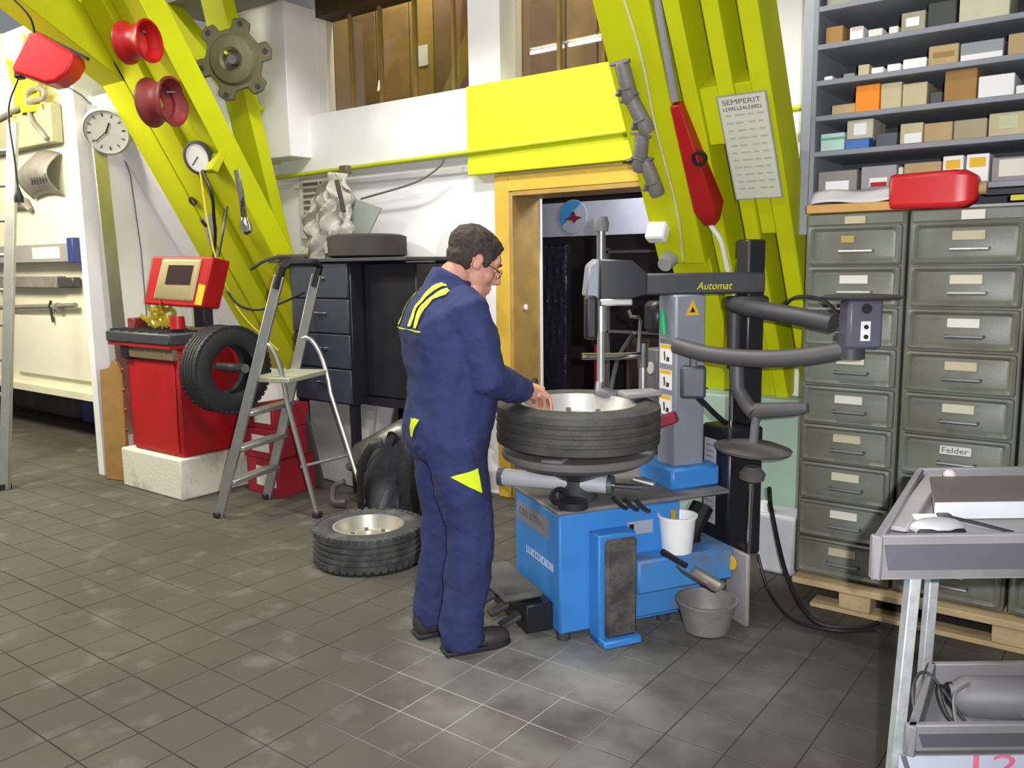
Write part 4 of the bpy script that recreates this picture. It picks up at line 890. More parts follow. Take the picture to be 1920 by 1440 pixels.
# ---- things around the machine
bk = thing('plastic_bucket', 'white plastic paste bucket on the ledge of the blue machine', 'bucket', MT @ Vector((.515, -.055, .326)))
B().lathe([(0, 0), (.062, 0), (.076, .145), (.083, .147), (.083, .155), (.072, .155), (.069, .14), (.056, .012), (0, .012)], 32, MT @ Matrix.Translation((.515, -.045, .326))).obj('pail', white_plastic, bk)
B().bar(MT @ Vector((.50, -.05, .40)), MT @ Vector((.49, -.055, .505)), .022, .008).obj('brush_handle', mat('brush_yellow', 'B89A2C', .5), bk)
sc = thing('hand_scoop', 'small steel hand scoop with black handle on the blue machine', 'scoop', MT @ Vector((.62, -.17, .2)))
P0 = Vector((-1.51, 3.00, .342)); P1 = Vector((-1.39, 2.97, .318))
B().cyl(P0, P1, .014, .011).obj('handle', blk_plastic, sc)
B().grid(lambda u, v: P1+(P1-P0).normalized()*.15*u+Vector((-.2, -.55, .15)).normalized()*(v-.5)*.11+Vector((0, 0, -.035*math.sin(PI*v))), 8, 8).obj('blade', mat('scoop_steel', '8A8378', .4, .5, var=.3), sc, solid=.003)
pn = thing('grey_pan', 'dented grey metal pan standing on the floor in front of the machine', 'pan', (-1.365, 3.115, 0))
B().lathe([(0, 0), (.075, 0), (.09, .01), (.120, .13), (.127, .133), (.127, .14), (.115, .14), (.084, .02), (0, .014)], 30, Matrix.Translation((-1.365, 3.115, .0))).obj('bowl', zinc, pn)
wpost = thing('machine_guard', 'grey dusty bracket with a round yellow sticker beside the grey pan', 'bracket', (-1.30, 3.27, 0))
B().bar((-1.30, 3.28, .0), (-1.30, 3.28, .31), .14, .02, (.5, .86, 0)).obj('post', grey_dust, wpost, bevel=.005)
B().lathe([(0, 0), (.03, 0), (.03, .003), (0, .003)], 20, frame_matrix((-1.318, 3.256, .26), (.86, -.5, 0), (0, 0, 1))).obj('yellow_sticker', yellow_lbl, wpost)
tag(B().tube(spline([(-1.5, 3.36, .45), (-1.52, 3.27, .33), (-1.45, 3.22, .25)]), .05, 10).obj('black_hose_bundle', blk_plastic), 'black hose bundle between the bucket and the black unit', 'hose')
tag(B().tube(spline([(-1.30, 3.62, .5), (-1.33, 3.75, .35), (-1.2, 3.6, .12), (-1.02, 3.42, .02), (-.86, 3.45, .02), (-.8, 3.55, .02)]), .011, 7).obj('floor_hose', blk_plastic), 'thicker black hose curving across the floor to the pallet', 'hose')
tag(B().tube(spline([(-1.33, 3.58, .2), (-1.25, 3.52, .06), (-1.1, 3.4, .012), (-.92, 3.40, .012), (-.8, 3.5, .012)]), .007, 7).obj('floor_cable', blk_plastic), 'thinner black cable lying on the floor beside the hose', 'cable')
cn = thing('white_canister', 'whitish canister behind the black unit by the green wall base', 'canister', (-1.36, 3.98, 0))
B().rings([[Vector(p) for p in r] for r in ([(-1.45, 3.9, 0), (-1.27, 3.9, 0), (-1.27, 4.06, 0), (-1.45, 4.06, 0)], [(-1.46, 3.89, .30), (-1.26, 3.89, .30), (-1.26, 4.07, .30), (-1.46, 4.07, .30)])]).obj('body', mat('canister_white', 'B8B8BE', .4), cn, bevel=.02, seg=3)
B().cyl((-1.43, 3.93, .30), (-1.43, 3.93, .345), .03).obj('cap', white_plastic, cn)

# ---- fittings on the right frame
def clamp(label, x, z, rot):
    Mz = frame_matrix(soff(x, z, .03), (math.cos(rot), -.5*math.sin(rot), .866*math.sin(rot)), (-math.sin(rot), -.5*math.cos(rot), .866*math.cos(rot)))
    t = thing('exhaust_clamp', label, 'clamp', soff(x, z-.08, .03), group='grey clamps on the right yellow frame')
    B().tube([Mz @ Vector((0, -.09, 0)), Mz @ Vector((0, -.075, 0)), Mz @ Vector((0, .075, 0)), Mz @ Vector((0, .09, 0))], [.030, .036, .032, .026], 12).obj('barrel', zinc, t)
    B().bar(Mz @ Vector((-.05, .085, .01)), Mz @ Vector((.045, .09, .01)), .02, .012).obj('ear', grey_mid, t)
    B().bar(Mz @ Vector((-.05, -.05, .01)), Mz @ Vector((-.02, -.03, .02)), .03, .012).obj('lug', grey_mid, t)
    B().tube([Mz @ Vector((-.03, -.02, .03)), Mz @ Vector((.03, -.02, .03))], .006, 6).obj('bolt', steel, t)
clamp('topmost grey clamp on the right yellow frame', -1.885, 2.30, 0)
clamp('second grey clamp from the top, tilted left, on the right yellow frame', -1.86, 2.17, .25)
clamp('third grey clamp from the top, tilted right, on the right yellow frame', -1.90, 2.02, -.35)
clamp('lowest grey clamp, just above the white junction box', -1.875, 1.91, .12)
jb = thing('junction_box', 'white junction box on the right yellow frame above the swing arm', 'junction box', soff(-1.91, 1.63, .03))
Mj = Matrix.Translation(soff(-1.915, 1.665, .03)) @ Matrix.Rotation(-.52, 4, 'X')
B().cbox((0, 0, 0), (.10, .06, .09), Mj).obj('box', white_plastic, jb, bevel=.012, seg=2); B().cbox((0, -.031, 0), (.09, .004, .08), Mj).obj('lid', white_plastic, jb, bevel=.002)
tag(B().tube([soff(-1.90, 1.53, .01), soff(-1.90, 1.53, .07)], [.045, .035], 14).obj('wall_socket', mat('socket_grey', '9A9A98', .5)), 'round grey socket below the white junction box', 'socket')
tag(B().tube(spline([soff(-1.83, 3.3, .008), soff(-1.835, 2.8, .008), soff(-1.80, 2.4, .008), soff(-1.81, 2.1, .008), soff(-1.80, 1.75, .008), soff(-1.83, 1.52, .008)]), .007, 6).obj('white_cable', mat('cable_cream', 'C9C98C', .6)), 'thin cream cable running down the face of the right yellow frame', 'cable')
rw = thing('red_holder', 'long red tapered metal holder between the planks of the right frame', 'tool holder', soff(-1.63, 1.7, .1))
R = []
for z, w0, w1, dd in ((2.19, -1.70, -1.655, .05), (1.78, -1.67, -1.565, .10), (1.70, -1.655, -1.60, .06)):
    a, c = soff(w0, z, .0), soff(w1, z, dd); R.append([Vector((w0, a.y, a.z)), Vector((w1, a.y, a.z)), Vector((w1, c.y, c.z)), Vector((w0, c.y, c.z))])
B().rings(R).obj('body', mat('holder_red', 'A81418', .4, var=.1), rw, bevel=.004)
B().lathe([(.022, 0), (.034, 0), (.034, .02), (.022, .02)], 20, frame_matrix(soff(-1.60, 1.99, .09), (0, -.5, .866), (1, 0, 0)), closed=True).obj('ring_handle', blk_plastic, rw)
tag(B().tube([soff(-1.69, 3.3, -.05), soff(-1.69, 2.6, -.03), soff(-1.685, 2.2, .02)], .018, 10).obj('grey_tube', grey_dust), 'grey tube running down the slot of the right frame to the red holder', 'tube')
tag(B().tube(spline([soff(-1.63, 1.70, .05), soff(-1.60, 1.62, .04), soff(-1.60, 1.5, .03), soff(-1.59, 1.36, .03), soff(-1.55, 1.2, .05)]), .012, 8).obj('white_hose', white_plastic), 'white hose leading down from the red holder', 'hose')
# framed chart
Mch = frame_matrix(soff(-1.395, 1.99, .012), (1, 0, 0), (0, -.5, .866))
ch = thing('framed_chart', 'framed printed tyre chart on the right yellow frame', 'chart', soff(-1.395, 1.76, .02))
B().box(-.105, .105, -.235, .235, 0, .008, Mch).obj('frame', mat('frame_silver', 'A9A9A2', .4, .3), ch)
B().box(-.099, .099, -.229, .229, .008, .0095, Mch).obj('sheet', mat('chart_paper', 'C9C8B6', .5, var=.04), ch)
text('SEMPERIT', 'heading', Mch @ Matrix.Translation((-.085, .195, .0096)), .03, ink, ch, width=.165)
bars_text('heading', Mch @ Matrix.Translation((-.085, .170, .0096)), 14, .17, .014, ink, ch)
for i in range(11):
    for (xx, w) in ((-.08, .03), (-.04, .045), (.015, .03), (.055, .03)):
        B().box(xx, xx+w*(.7+.3*((i*7+int(xx*100)) % 3)/2), .145-i*.033, .152-i*.033, .0095, .0103, Mch).obj('table_line', mat('ink_pale', 'A8A79A', .7), ch)

# ================================================================== RIGHT SIDE
# ---- pallet
pl_ = thing('wooden_pallet', 'wooden pallet under the grey-green drawer cabinets', 'pallet', (-.5, 3.9, 0))
B().box(-1.18, .25, 3.60, 3.70, .095, .125).obj('deck_board', pallet_wood, pl_, bevel=.004)
for y in (3.76, 3.90, 4.05): B().box(-1.18, .25, y, y+.1, .095, .125).obj('deck_board', pallet_wood, pl_)
for x in (-.92, -.34, .1):
    for y in (3.61, 4.0): B().box(x-.06, x+.07, y, y+.11, .022, .094).obj('block', pallet_wood, pl_, bevel=.004)
B().box(-1.10, .25, 3.61, 3.71, 0, .021).obj('bottom_board', pallet_wood, pl_, bevel=.003)
B().box(-1.10, .25, 4.0, 4.1, 0, .021).obj('bottom_board', pallet_wood, pl_)

# ---- two drawer cabinets
def drawer_cab(label, x0, x1, side):
    t = thing('drawer_cabinet', label, 'cabinet', ((x0+x1)/2, 3.95, .126), group='grey-green drawer cabinets')
    B().box(x0, x1, 3.672, 4.2, .126, 1.70).obj('body', cab_green, t, bevel=.006)
    n = 9; z1 = 1.648; ph = (z1-.135)/n; w = x1-x0
    B().box(x0+.01, x1-.01, 3.66, 3.672, z1+.004, 1.695).obj('top_rail', cab_green, t, bevel=.003)
    lz = .71*ph
    for i in range(n):
        zt = z1-i*ph; zb = zt-ph+.006
        b = B()
        # raised rolled rim with sunk field
        def rr(dx, dz, y, r_):
            xa, xb, za, zb_ = x0+.012+dx, x1-.012-dx, zb+dz, zt-dz; o = []
            for (cx_, cz_, a0) in ((xb-r_, zb_-r_, 0), (xa+r_, zb_-r_, 90), (xa+r_, za+r_, 180), (xb-r_, za+r_, 270)):
                for k in range(4):
                    a = math.radians(a0+k*30); o.append(Vector((cx_+r_*math.cos(a), y, cz_+r_*math.sin(a))))
            return o
        b.rings([rr(0, 0, 3.672, .012), rr(.002, .002, 3.652, .012), rr(.012, .010, 3.646, .012), rr(.020, .016, 3.652, .012), rr(.026, .022, 3.662, .012), rr(.032, .028, 3.660, .010)])
        d = b.obj('drawer', cab_green, t)
        cxm = (x0+x1)/2+.012; zc = zb+ph*.42
        lw_ = .062
        lm = (mat('label_cream', 'CFCBB0', .7), mat('label_buff', 'BDB392', .7), mat('label_pale', 'D8D6C8', .7))[(i*2+side) % 3]
        if not (side == 0 and i == 0):
            B().box(cxm-lw_, cxm+lw_*.8, 3.6565, 3.661, zc+.022, zc+.056).obj('label', lm, d)
        else:
            B().box(cxm-lw_, cxm-.01, 3.6565, 3.661, zc+.022, zc+.05).obj('label', mat('label_stain', 'A89A4A', .7), d)
        B().tube([(cxm-.065, 3.66, zc-.012), (cxm-.065, 3.640, zc-.014), (cxm+.065, 3.640, zc-.014), (cxm+.065, 3.66, zc-.012)], .0075, 8).obj('handle', alu if i < 2 else steel, d)
    return t
c1 = drawer_cab('grey-green metal drawer cabinet next to the yellow frame', -1.19, -.795, 0)
c2 = drawer_cab('grey-green metal drawer cabinet at the right, behind the trolley', -.785, -.37, 1)
c3 = drawer_cab('edge of a third grey-green drawer cabinet at the right frame edge', -.36, .05, 2)
tag(B().box(-.60, -.52, 3.656, 3.66, 1.655, 1.69).obj('paper_tag', paper), 'small white paper tag on the top edge of the right drawer cabinet', 'tag')
tag(B().box(-1.03, -.95, 3.655, 3.66, 1.655, 1.685).obj('dusty_tag', kraft2), 'faded tag on the top edge of the left drawer cabinet', 'tag')
text('Felder', 'label_lettering', frame_matrix((-.620, 3.6560, .745), (1, 0, 0), (0, 0, 1)), .03, ink, c2, width=.095)

# ---- shelving on top
sh = thing('shelf_unit', 'grey steel shelf unit full of small boxes above the drawer cabinets', 'shelf', (-.5, 3.95, 1.75))
ZS = [1.775, 1.945, 2.092, 2.236, 2.382, 2.535, 2.70, 2.87]
for i, z in enumerate(ZS): B().box(-1.20, .3, 3.75, 4.2, z, z+.022).obj('shelf_board', steel_shelf, sh, bevel=.002)
B().box(-1.215, -1.195, 3.75, 4.2, 1.74, 3.1).obj('side_panel', steel_shelf, sh, bevel=.002)
B().box(-1.21, .3, 4.18, 4.2, 1.74, 3.1).obj('back_panel', steel_dark, sh)
tag(B().box(-1.285, -1.22, 3.83, 3.90, 1.62, 3.3).obj('steel_post', mat('post_grey', '9A9CA6', .45), bevel=.004), 'grey steel post between the yellow frame and the shelf unit', 'post')
tag(B().box(-1.19, -.66, 3.655, 3.99, 1.702, 1.738).obj('wooden_board', mat('board_pine', 'C99A54', .6, var=.12), bevel=.004), 'pine board lying under the left half of the shelves', 'board')

def sx(px): return -1.19+(px-1537)*.00198
items = []
def carton(row, px0, px1, hpx, m, label, cat='box', depth=.2, zoff=0, front=3.775, lab=None, labm=None, name='parts_box'):
    x0, x1 = sx(px0), sx(px1); z = ZS[row]+.0225+zoff; hh = hpx*.00205
    t = thing(name, label, cat, ((x0+x1)/2, front+depth/2, z), group='boxes on the shelves')
    B().box(x0, x1, front, front+depth, z, z+hh).obj('box', m, t, bevel=.003)
    B().box(x0, x1, front+depth*.45, front+depth*.55, z+hh, z+hh+.0012).obj('tape', kraft2, t) if cat == 'box' and hpx > 18 else None
    if lab: 
        a, b_, c, d = lab; B().box(x0+(x1-x0)*a, x0+(x1-x0)*b_, front-.0016, front, z+hh*c, z+hh*d).obj('label', labm or paper_w, t)
    return t
# row 5: top, cut by the frame
carton(5, 1545, 1690, 48, mat('box_drab', '9A9684', .7), 'large drab box at the top left of the shelves')
carton(5, 1705, 1760, 40, grey_box, 'grey box at the very top beside the drab one')
# row 4
carton(4, 1545, 1581, 34, kraft3, 'brown open carton at the left end of the upper shelf')
carton(4, 1595, 1622, 26, paper_w, 'white and pink small box beside the brown carton', lab=(.1, .9, .75, 1), labm=mat('pale_pink', 'D8B0B4', .6))
carton(4, 1632, 1660, 16, paper, 'crumpled low white box on the upper shelf')
carton(4, 1672, 1690, 15, paper, 'tiny pale box left of the labelled grey box')
carton(4, 1695, 1740, 36, mat('box_taupe', '9C937E', .7), 'taupe box with a pale label on the upper shelf', lab=(.2, .75, .25, .7))
carton(4, 1744, 1795, 46, mat('box_black', '3A3C38', .6), 'dark box between the taupe and the pale box')
carton(4, 1800, 1886, 50, mat('box_pale', 'C2BEA2', .7), 'large pale cream box on the upper shelf')
# row 3
carton(3, 1545, 1563, 9, paper_w, 'tiny white box at the left end of the third shelf')
carton(3, 1585, 1608, 9, grey_box, 'tiny grey box on the third shelf')
carton(3, 1615, 1637, 22, kraft2, 'small cream box before the row of white boxes')
carton(3, 1641, 1665, 13, paper_w, 'leftmost of three low white boxes')
carton(3, 1672, 1698, 15, paper_w, 'middle of three low white boxes')
carton(3, 1702, 1746, 20, paper_w, 'widest of three low white boxes')
carton(3, 1749, 1803, 37, kraft, 'kraft box with faint print right of the white boxes', lab=(.15, .85, .4, .65), labm=kraft3)
carton(3, 1806, 1880, 34, mat('box_steelgrey', '8F9092', .5), 'long grey box right of the printed kraft box', lab=(.02, .98, 0, .35))
carton(3, 1887, 1935, 38, kraft, 'kraft box at the right edge of the third shelf')
# row 2
carton(2, 1560, 1611, 22, kraft, 'flat kraft box left of the orange box', front=3.80)
carton(2, 1612, 1660, 52, orange, 'bright orange box on the middle shelf')
carton(2, 1662, 1702, 50, kraft2, 'tall cream carton right of the orange box')
carton(2, 1704, 1750, 44, kraft2, 'lower cream carton, second right of the orange box')
carton(2, 1756, 1778, 22, mat('box_dark2', '4A4A4A', .6), 'small dark box before the tall brown carton')
carton(2, 1781, 1838, 58, kraft3, 'tall brown carton on the middle shelf')
carton(2, 1841, 1902, 40, paper_w, 'wide white box right of the brown carton')
carton(2, 1905, 1940, 16, paper_w, 'low white box at the right edge of the middle shelf')
# row 1
carton(1, 1543, 1593, 36, mat('box_mint', 'B4CFC4', .6), 'white box with green bands at the left end of the fourth shelf', lab=(0, 1, .62, .76), labm=teal)
carton(1, 1595, 1643, 19, blue_box, 'flat blue box under a cream box')
carton(1, 1597, 1650, 38, mat('box_cream2', 'BDB6A0', .7), 'cream box with white label on top of the blue box', zoff=19*.00205+.001, lab=(.28, .75, .2, .8))
carton(1, 1656, 1698, 26, mat('box_slate', '56565C', .5), 'dark grey box right of the blue box')
carton(1, 1703, 1746, 40, kraft2, 'cream box with a white printed label on the fourth shelf', lab=(.2, .95, .05, .5))
carton(1, 1748, 1800, 36, kraft, 'first of two plain kraft boxes on the fourth shelf')
carton(1, 1802, 1860, 36, mat('kraft_grey', 'A89A7C', .8), 'second, greyer plain kraft box on the fourth shelf')
carton(1, 1863, 1935, 42, kraft2, 'wide kraft box with pale sticker at the right end of the fourth shelf', lab=(.25, .7, .3, .85), labm=mat('lab_green', 'C6C8A0', .7))
# row 0
carton(0, 1541, 1622, 42, mat('box_mud', '8A837C', .7), 'muddy grey box with white paper at the left of the lowest shelf', lab=(.2, .8, .0, .5))
carton(0, 1630, 1700, 46, mat('box_grey2', '9A9698', .6), 'grey box with a red and white label on the lowest shelf', lab=(.25, .75, .12, .48), labm=paper_w)
tag(B().box(sx(1650), sx(1682), 3.771, 3.7733, ZS[0]+.032, ZS[0]+.05).obj('red_strip', red), 'red strip across the label of the grey box', 'label')
carton(0, 1703, 1712, 40, paper, 'thin upright pale box beside the labelled grey box')
carton(0, 1714, 1783, 46, kraft, 'kraft box behind the red container')
carton(0, 1786, 1823, 54, paper_w, 'left of two white boxes with yellow print', lab=(.15, .85, .55, .85), labm=yellow_lbl)
carton(0, 1828, 1868, 54, paper_w, 'right of two white boxes with yellow print', lab=(.15, .85, .55, .88), labm=yellow_lbl)
carton(0, 1873, 1935, 44, grey_box, 'grey box with paper at the right end of the lowest shelf', lab=(.2, .95, .2, .9), labm=paper)
# cloth / papers and red container in front of the lowest shelf
def pc(u, v): return Vector((-1.185+.60*u, 3.742-.045*v-.008*math.sin(u*19+v*3), 1.797-.052*v+.006*math.sin(u*13)))
tag(B().grid(pc, 24, 4).obj('dust_cloth', mat('cloth_white', 'D6D4D2', .8, var=.06), solid=.004), 'white dusty cloth along the front of the lowest shelf', 'cloth')
rc = thing('red_container', 'red plastic container lying on top of the drawer cabinets', 'container', (-.7, 3.72, 1.70))
xs_ = [(-.865, .0), (-.86, .06), (-.62, .068), (-.58, .064), (-.555, .045), (-.545, .02)]
rings = []
for x, r_ in ((-.862, .055), (-.855, .068), (-.63, .072), (-.59, .068), (-.56, .05), (-.55, .032)):
    rings.append([Vector((x, 3.70+.9*r_*s1, 1.772+r_*s2)) for s1, s2 in ((-1, -.8), (-.8, -1), (.8, -1), (1, -.8), (1, .8), (.8, 1), (-.8, 1), (-1, .8))])
B().rings(rings).obj('body', red_plastic, rc, bevel=.006)
B().cyl((-.55, 3.70, 1.772), (-.525, 3.70, 1.772), .025).obj('cap', kraft, rc)
tag(B().bar((-.52, 3.68, 1.752), (-.36, 3.67, 1.752), .03, .02).obj('hand_brush', blk_plastic), 'black handled tool on top of the right cabinet beside the red container', 'tool')
tag(B().bar((-.44, 3.665, 1.727), (-.3, 3.66, 1.727), .02, .02).obj('yellow_pencil', mat('tool_yellow', 'C8C020', .5)), 'yellow tool at the right edge on top of the cabinet', 'tool')

# ---- trolley in the right foreground
E1 = Vector((.799, .601, 0)); N1 = Vector((-.603, .798, 0))
FL = Vector((-.437, 1.856, 0)); SD = Vector((-.02, .51, 0))
FR = FL+E1*.72; BL = FL+SD; BR = FR+N1*.42
def zed(p, z): return Vector((p.x, p.y, z))
tr_ = thing('tool_trolley', 'grey two-tray metal trolley with galvanised legs in the right foreground', 'trolley', (-.15, 2.2, 0))
grey_tray = mat('tray_grey', '7C7A7B', .5, var=.12, scale=7, coords='P')
grey_tray_d = mat('tray_dark', '55535A', .55, var=.1, scale=7)
def tray(zt, zb, FL, FR, BL, BR, rise, zf):
    ctr = (FL+FR+BL+BR)/4
    def wall(p, q, za, zb_, th=.018):
        inw = (ctr-(p+q)/2); dirv = (q-p).normalized(); inw = (inw-dirv*inw.dot(dirv)).normalized()*th
        return B().rings([[zed(p, zb), zed(q, zb), zed(q+inw, zb), zed(p+inw, zb)], [zed(p, za), zed(q, zb_), zed(q+inw, zb_), zed(p+inw, za)]])
    wall(FL, FR, zt, zt).obj('tray_front', grey_tray, tr_, bevel=.003)
    wall(FL, BL, zt, zt+rise).obj('tray_side', grey_tray, tr_, bevel=.003)
    wall(BL, BR, zt+rise, zt+rise).obj('tray_back', grey_tray, tr_, bevel=.003)
    wall(FR, BR, zt, zt+rise).obj('tray_side', grey_tray, tr_, bevel=.003)
    B().rings([[zed(p, zb) for p in (FL, FR, BR, BL)], [zed(FL, zf), zed(FR, zf), zed(BR, zf+rise), zed(BL, zf+rise)]]).obj('tray_floor', grey_tray, tr_)
    o = -N1*.001
    B().rings([[zed(FL+E1*.035+o, zb+.022), zed(FR+o, zb+.022), zed(FR+o*4, zb+.022), zed(FL+E1*.035+o*4, zb+.022)], [zed(FL+E1*.025+o, zt-.02), zed(FR+o, zt-.02), zed(FR+o*4, zt-.02), zed(FL+E1*.025+o*4, zt-.02)]]).obj('front_inset', grey_tray_d, tr_)
tray(.92, .822, FL, FR, BL, BR, .045, .900)
FL2 = Vector((-.359, 1.907, 0)); FR2 = FL2+E1*.62; BL2 = Vector((-.385, 2.265, 0)); BR2 = FR2+N1*.30
tray(.487, .415, FL2, FR2, BL2, BR2, 0, .427)
LF0 = FL+E1*.055+N1*.012; LB0 = BL+E1*.02-N1*.03
for p, q in ((LF0, LF0+E1*.036), (LB0, LB0+E1*.02), (FR-E1*.06, FR-E1*.06), (BR-E1*.06, BR-E1*.06)):
    B().rings([[zed(p+E1*a+N1*b_, 0) for a, b_ in ((0, 0), (.025, 0), (.025, .03), (0, .03))], [zed(q+E1*a+N1*b_, .82) for a, b_ in ((0, 0), (.025, 0), (.025, .03), (0, .03))]]).obj('leg', galv, tr_, bevel=.002)
b = B().box(0, .72, -.003, .0, .372, .412, Matrix(((E1.x, N1.x, 0, FL.x+E1.x*.08), (E1.y, N1.y, 0, FL.y+E1.y*.08), (0, 0, 1, 0), (0, 0, 0, 1)))); st_ = b.obj('paper_strip', mat('strip_bluewhite', 'C2C8D6', .6), tr_)
text('12', 'pink_number', frame_matrix(zed(FL+E1*.245-N1*.0035, .365), E1, (0, 0, 1)), .07, ink_pink, tr_, width=.1)
B().tube([zed(FL+E1*.085-N1*.01, .42), zed(FL+E1*.105-N1*.012, .36), zed(FL+E1*.115-N1*.012, .28)], .006, 6).obj('loose_cord', grey_mid, tr_)
# laptop, mouse, stick, lead
lt = thing('laptop', 'closed dusty laptop with silver front edge on the trolley', 'laptop', zed(FL+E1*.4+N1*.25, .85))
Q = Vector((-.352, 2.07, 0)); 
def quad(p, q, s_, t_, za, zb_): return B().rings([[zed(a, za+(.02 if i > 1 else 0)) for i, a in enumerate((p, q, s_, t_))], [zed(a, zb_+(.02 if i > 1 else 0)) for i, a in enumerate((p, q, s_, t_))]])
p0 = FL+E1*.195+N1*.13; p1 = p0+E1*.46; p2 = p1+N1*.23; p3 = p0+N1*.23+E1*.10
quad(p0, p1, p2, p3, .908, .924).obj('base', grey_tray_d, lt, bevel=.003)
quad(p0+N1*.002, p1+N1*.002, p2, p3, .925, .936).obj('lid', mat('laptop_lid', '5E5552', .5, var=.15, scale=5), lt, bevel=.003)
quad(p0-N1*.0035, p1-N1*.0035, p1+N1*.004, p0+N1*.004, .914, .935).obj('silver_edge', mat('silver_edge', 'E2E2E6', .25, .4), lt, bevel=.002)
ms = thing('computer_mouse', 'silver-topped computer mouse in front of the laptop', 'mouse', zed(FL+E1*.16+N1*.07, .84))
c0 = zed(FL+E1*.165+N1*.055, .908)
Mm = frame_matrix(c0, E1, N1)
B().sph((0, 0, .012), (.062, .03, .022)).xf(Mm).obj('shell', mat('mouse_silver', 'B4B2B2', .35, .3), ms)
B().box(-.055, .05, -.031, -.018, .0, .016, Mm).obj('side_grip', blk_plastic, ms, bevel=.005)
us = thing('memory_stick', 'white memory stick plugged in beside the laptop corner', 'memory stick', zed(p0-E1*.03, .86))
B().box(-.055, .0, -.008, .010, .0, .018, frame_matrix(zed(p0-N1*.012, .912), E1, N1)).obj('body', white_plastic, us, bevel=.005, seg=2)
B().box(.0, .03, -.012, .008, -.004, .02, frame_matrix(zed(p0-N1*.012, .912), E1, N1)).obj('plug', grey_dark, us, bevel=.003)
tag(B().tube(spline([zed(p0-N1*.016+E1*.02, .926), zed(p0-N1*.05+E1*.07, .92), zed(p0-N1*.09+E1*.13, .91)]), .004, 6).obj('laptop_cable', blk_plastic), 'thin black cable running from the laptop corner to the tray front', 'cable')
tag(B().sph(zed(BL+E1*.06-N1*.05, .955), (.016, .014, .016)).obj('paper_ball', mat('pinkish_paper', 'B8A8A8', .7)), 'small pinkish crumpled paper behind the laptop', 'paper')
tag(B().bar(zed(BL+E1*.035-N1*.03, .95), zed(FL+E1*.075+N1*.06, .912), .05, .014).obj('dusty_rag', grey_dust, bevel=.01), 'dusty grey rag along the left side of the upper tray', 'rag')
# lower tray contents
for i, (a, b_, c, lab) in enumerate(((.05, .12, .16, 'thin dark cable loop at the left of the lower tray'), (.14, .26, .10, 'grey cable arching at the back of the lower tray'))):
    q = [zed(FL2+E1*a+N1*.05, .435), zed(FL2+E1*(a+.03)+N1*(.08+c*.4), .50), zed(FL2+E1*(b_+.04)+N1*(.1+c*.8), .49), zed(FL2+E1*(b_+.06)+N1*.06, .435)]
    tag(B().tube(spline(q, 8), .004, 6).obj('loose_cable', grey_dark if i == 0 else grey_mid), lab, 'cable')
gd = thing('heat_gun', 'dark cylindrical hand tool with a cable in the lower tray', 'power tool', zed(FL2+E1*.3+N1*.15, .43))
B().tube([zed(FL2+E1*0.190+N1*0.180, .455), zed(FL2+E1*0.220+N1*0.170, .46), zed(FL2+E1*0.470+N1*0.120, .475), zed(FL2+E1*0.550+N1*0.110, .48)], [.03, .05, .055, .05], 18).obj('barrel', mat('tool_grey', '6A686A', .55), gd)
B().lathe([(0, 0), (.035, 0), (.035, .03), (.02, .04), (0, .04)], 16, frame_matrix(zed(FL2+E1*0.190+N1*0.180, .455), N1, (0, 0, 1))).obj('collar', blk_plastic, gd)
B().tube(spline([zed(FL2+E1*0.200+N1*0.180, .47), zed(FL2+E1*0.150+N1*0.160, .49), zed(FL2+E1*0.140+N1*0.080, .45), zed(FL2+E1*0.210+N1*0.060, .44)]), .005, 6).obj('cord', blk_plastic, gd)

# ================================================================== PERSON
BP = Vector((-2.145, 2.435, 0)); SS = Vector((.857, -.515, 0)); FF = Vector((.515, .857, 0))
MP = Matrix(((SS.x, FF.x, 0, BP.x), (SS.y, FF.y, 0, BP.y), (0, 0, 1, 0), (0, 0, 0, 1)))
pe = thing('person', 'person in navy work coverall with yellow stripes bending over the clamped tyre', 'person', BP, math.atan2(-.515, .857))
def ell(b, z, cx, cy, rx, ry, n=24, p=2.3): 
    o = []
    for k in range(n):
        a = 2*PI*k/n; c, s = math.cos(a), math.sin(a)
        o.append(Vector((cx+rx*abs(c)**(2/p)*(1 if c > 0 else -1), cy+ry*abs(s)**(2/p)*(1 if s > 0 else -1), z)))
    return o
def limb(b, pts, rad, seg=18): return b.tube(pts, rad, seg)
def skin_obj(b, name, m, voxel, smooth=6, parent=pe, disp=0, dscale=.12):
    b.xf(MP); o = b.obj(name, m, parent)
    md = o.modifiers.new('union', 'REMESH'); md.mode = 'VOXEL'; md.voxel_size = voxel; md.use_smooth_shade = True
    ms_ = o.modifiers.new('soft', 'SMOOTH'); ms_.factor = .5; ms_.iterations = smooth
    if disp:
        tx = bpy.data.textures.new(name+'_folds', 'CLOUDS'); tx.noise_scale = dscale; tx.noise_depth = 2
        dp = o.modifiers.new('folds', 'DISPLACE'); dp.texture = tx; dp.strength = disp; dp.mid_level = .5; dp.texture_coords = 'LOCAL'
    return o
HEADT = Matrix.Translation((0, .105, 1.512)) @ Matrix.Rotation(-.48, 4, 'X')     # head bowed forward
def H(x, y, z): return HEADT @ Vector((x, y, z))
hr = (-.48, 0, 0)
bd = B()
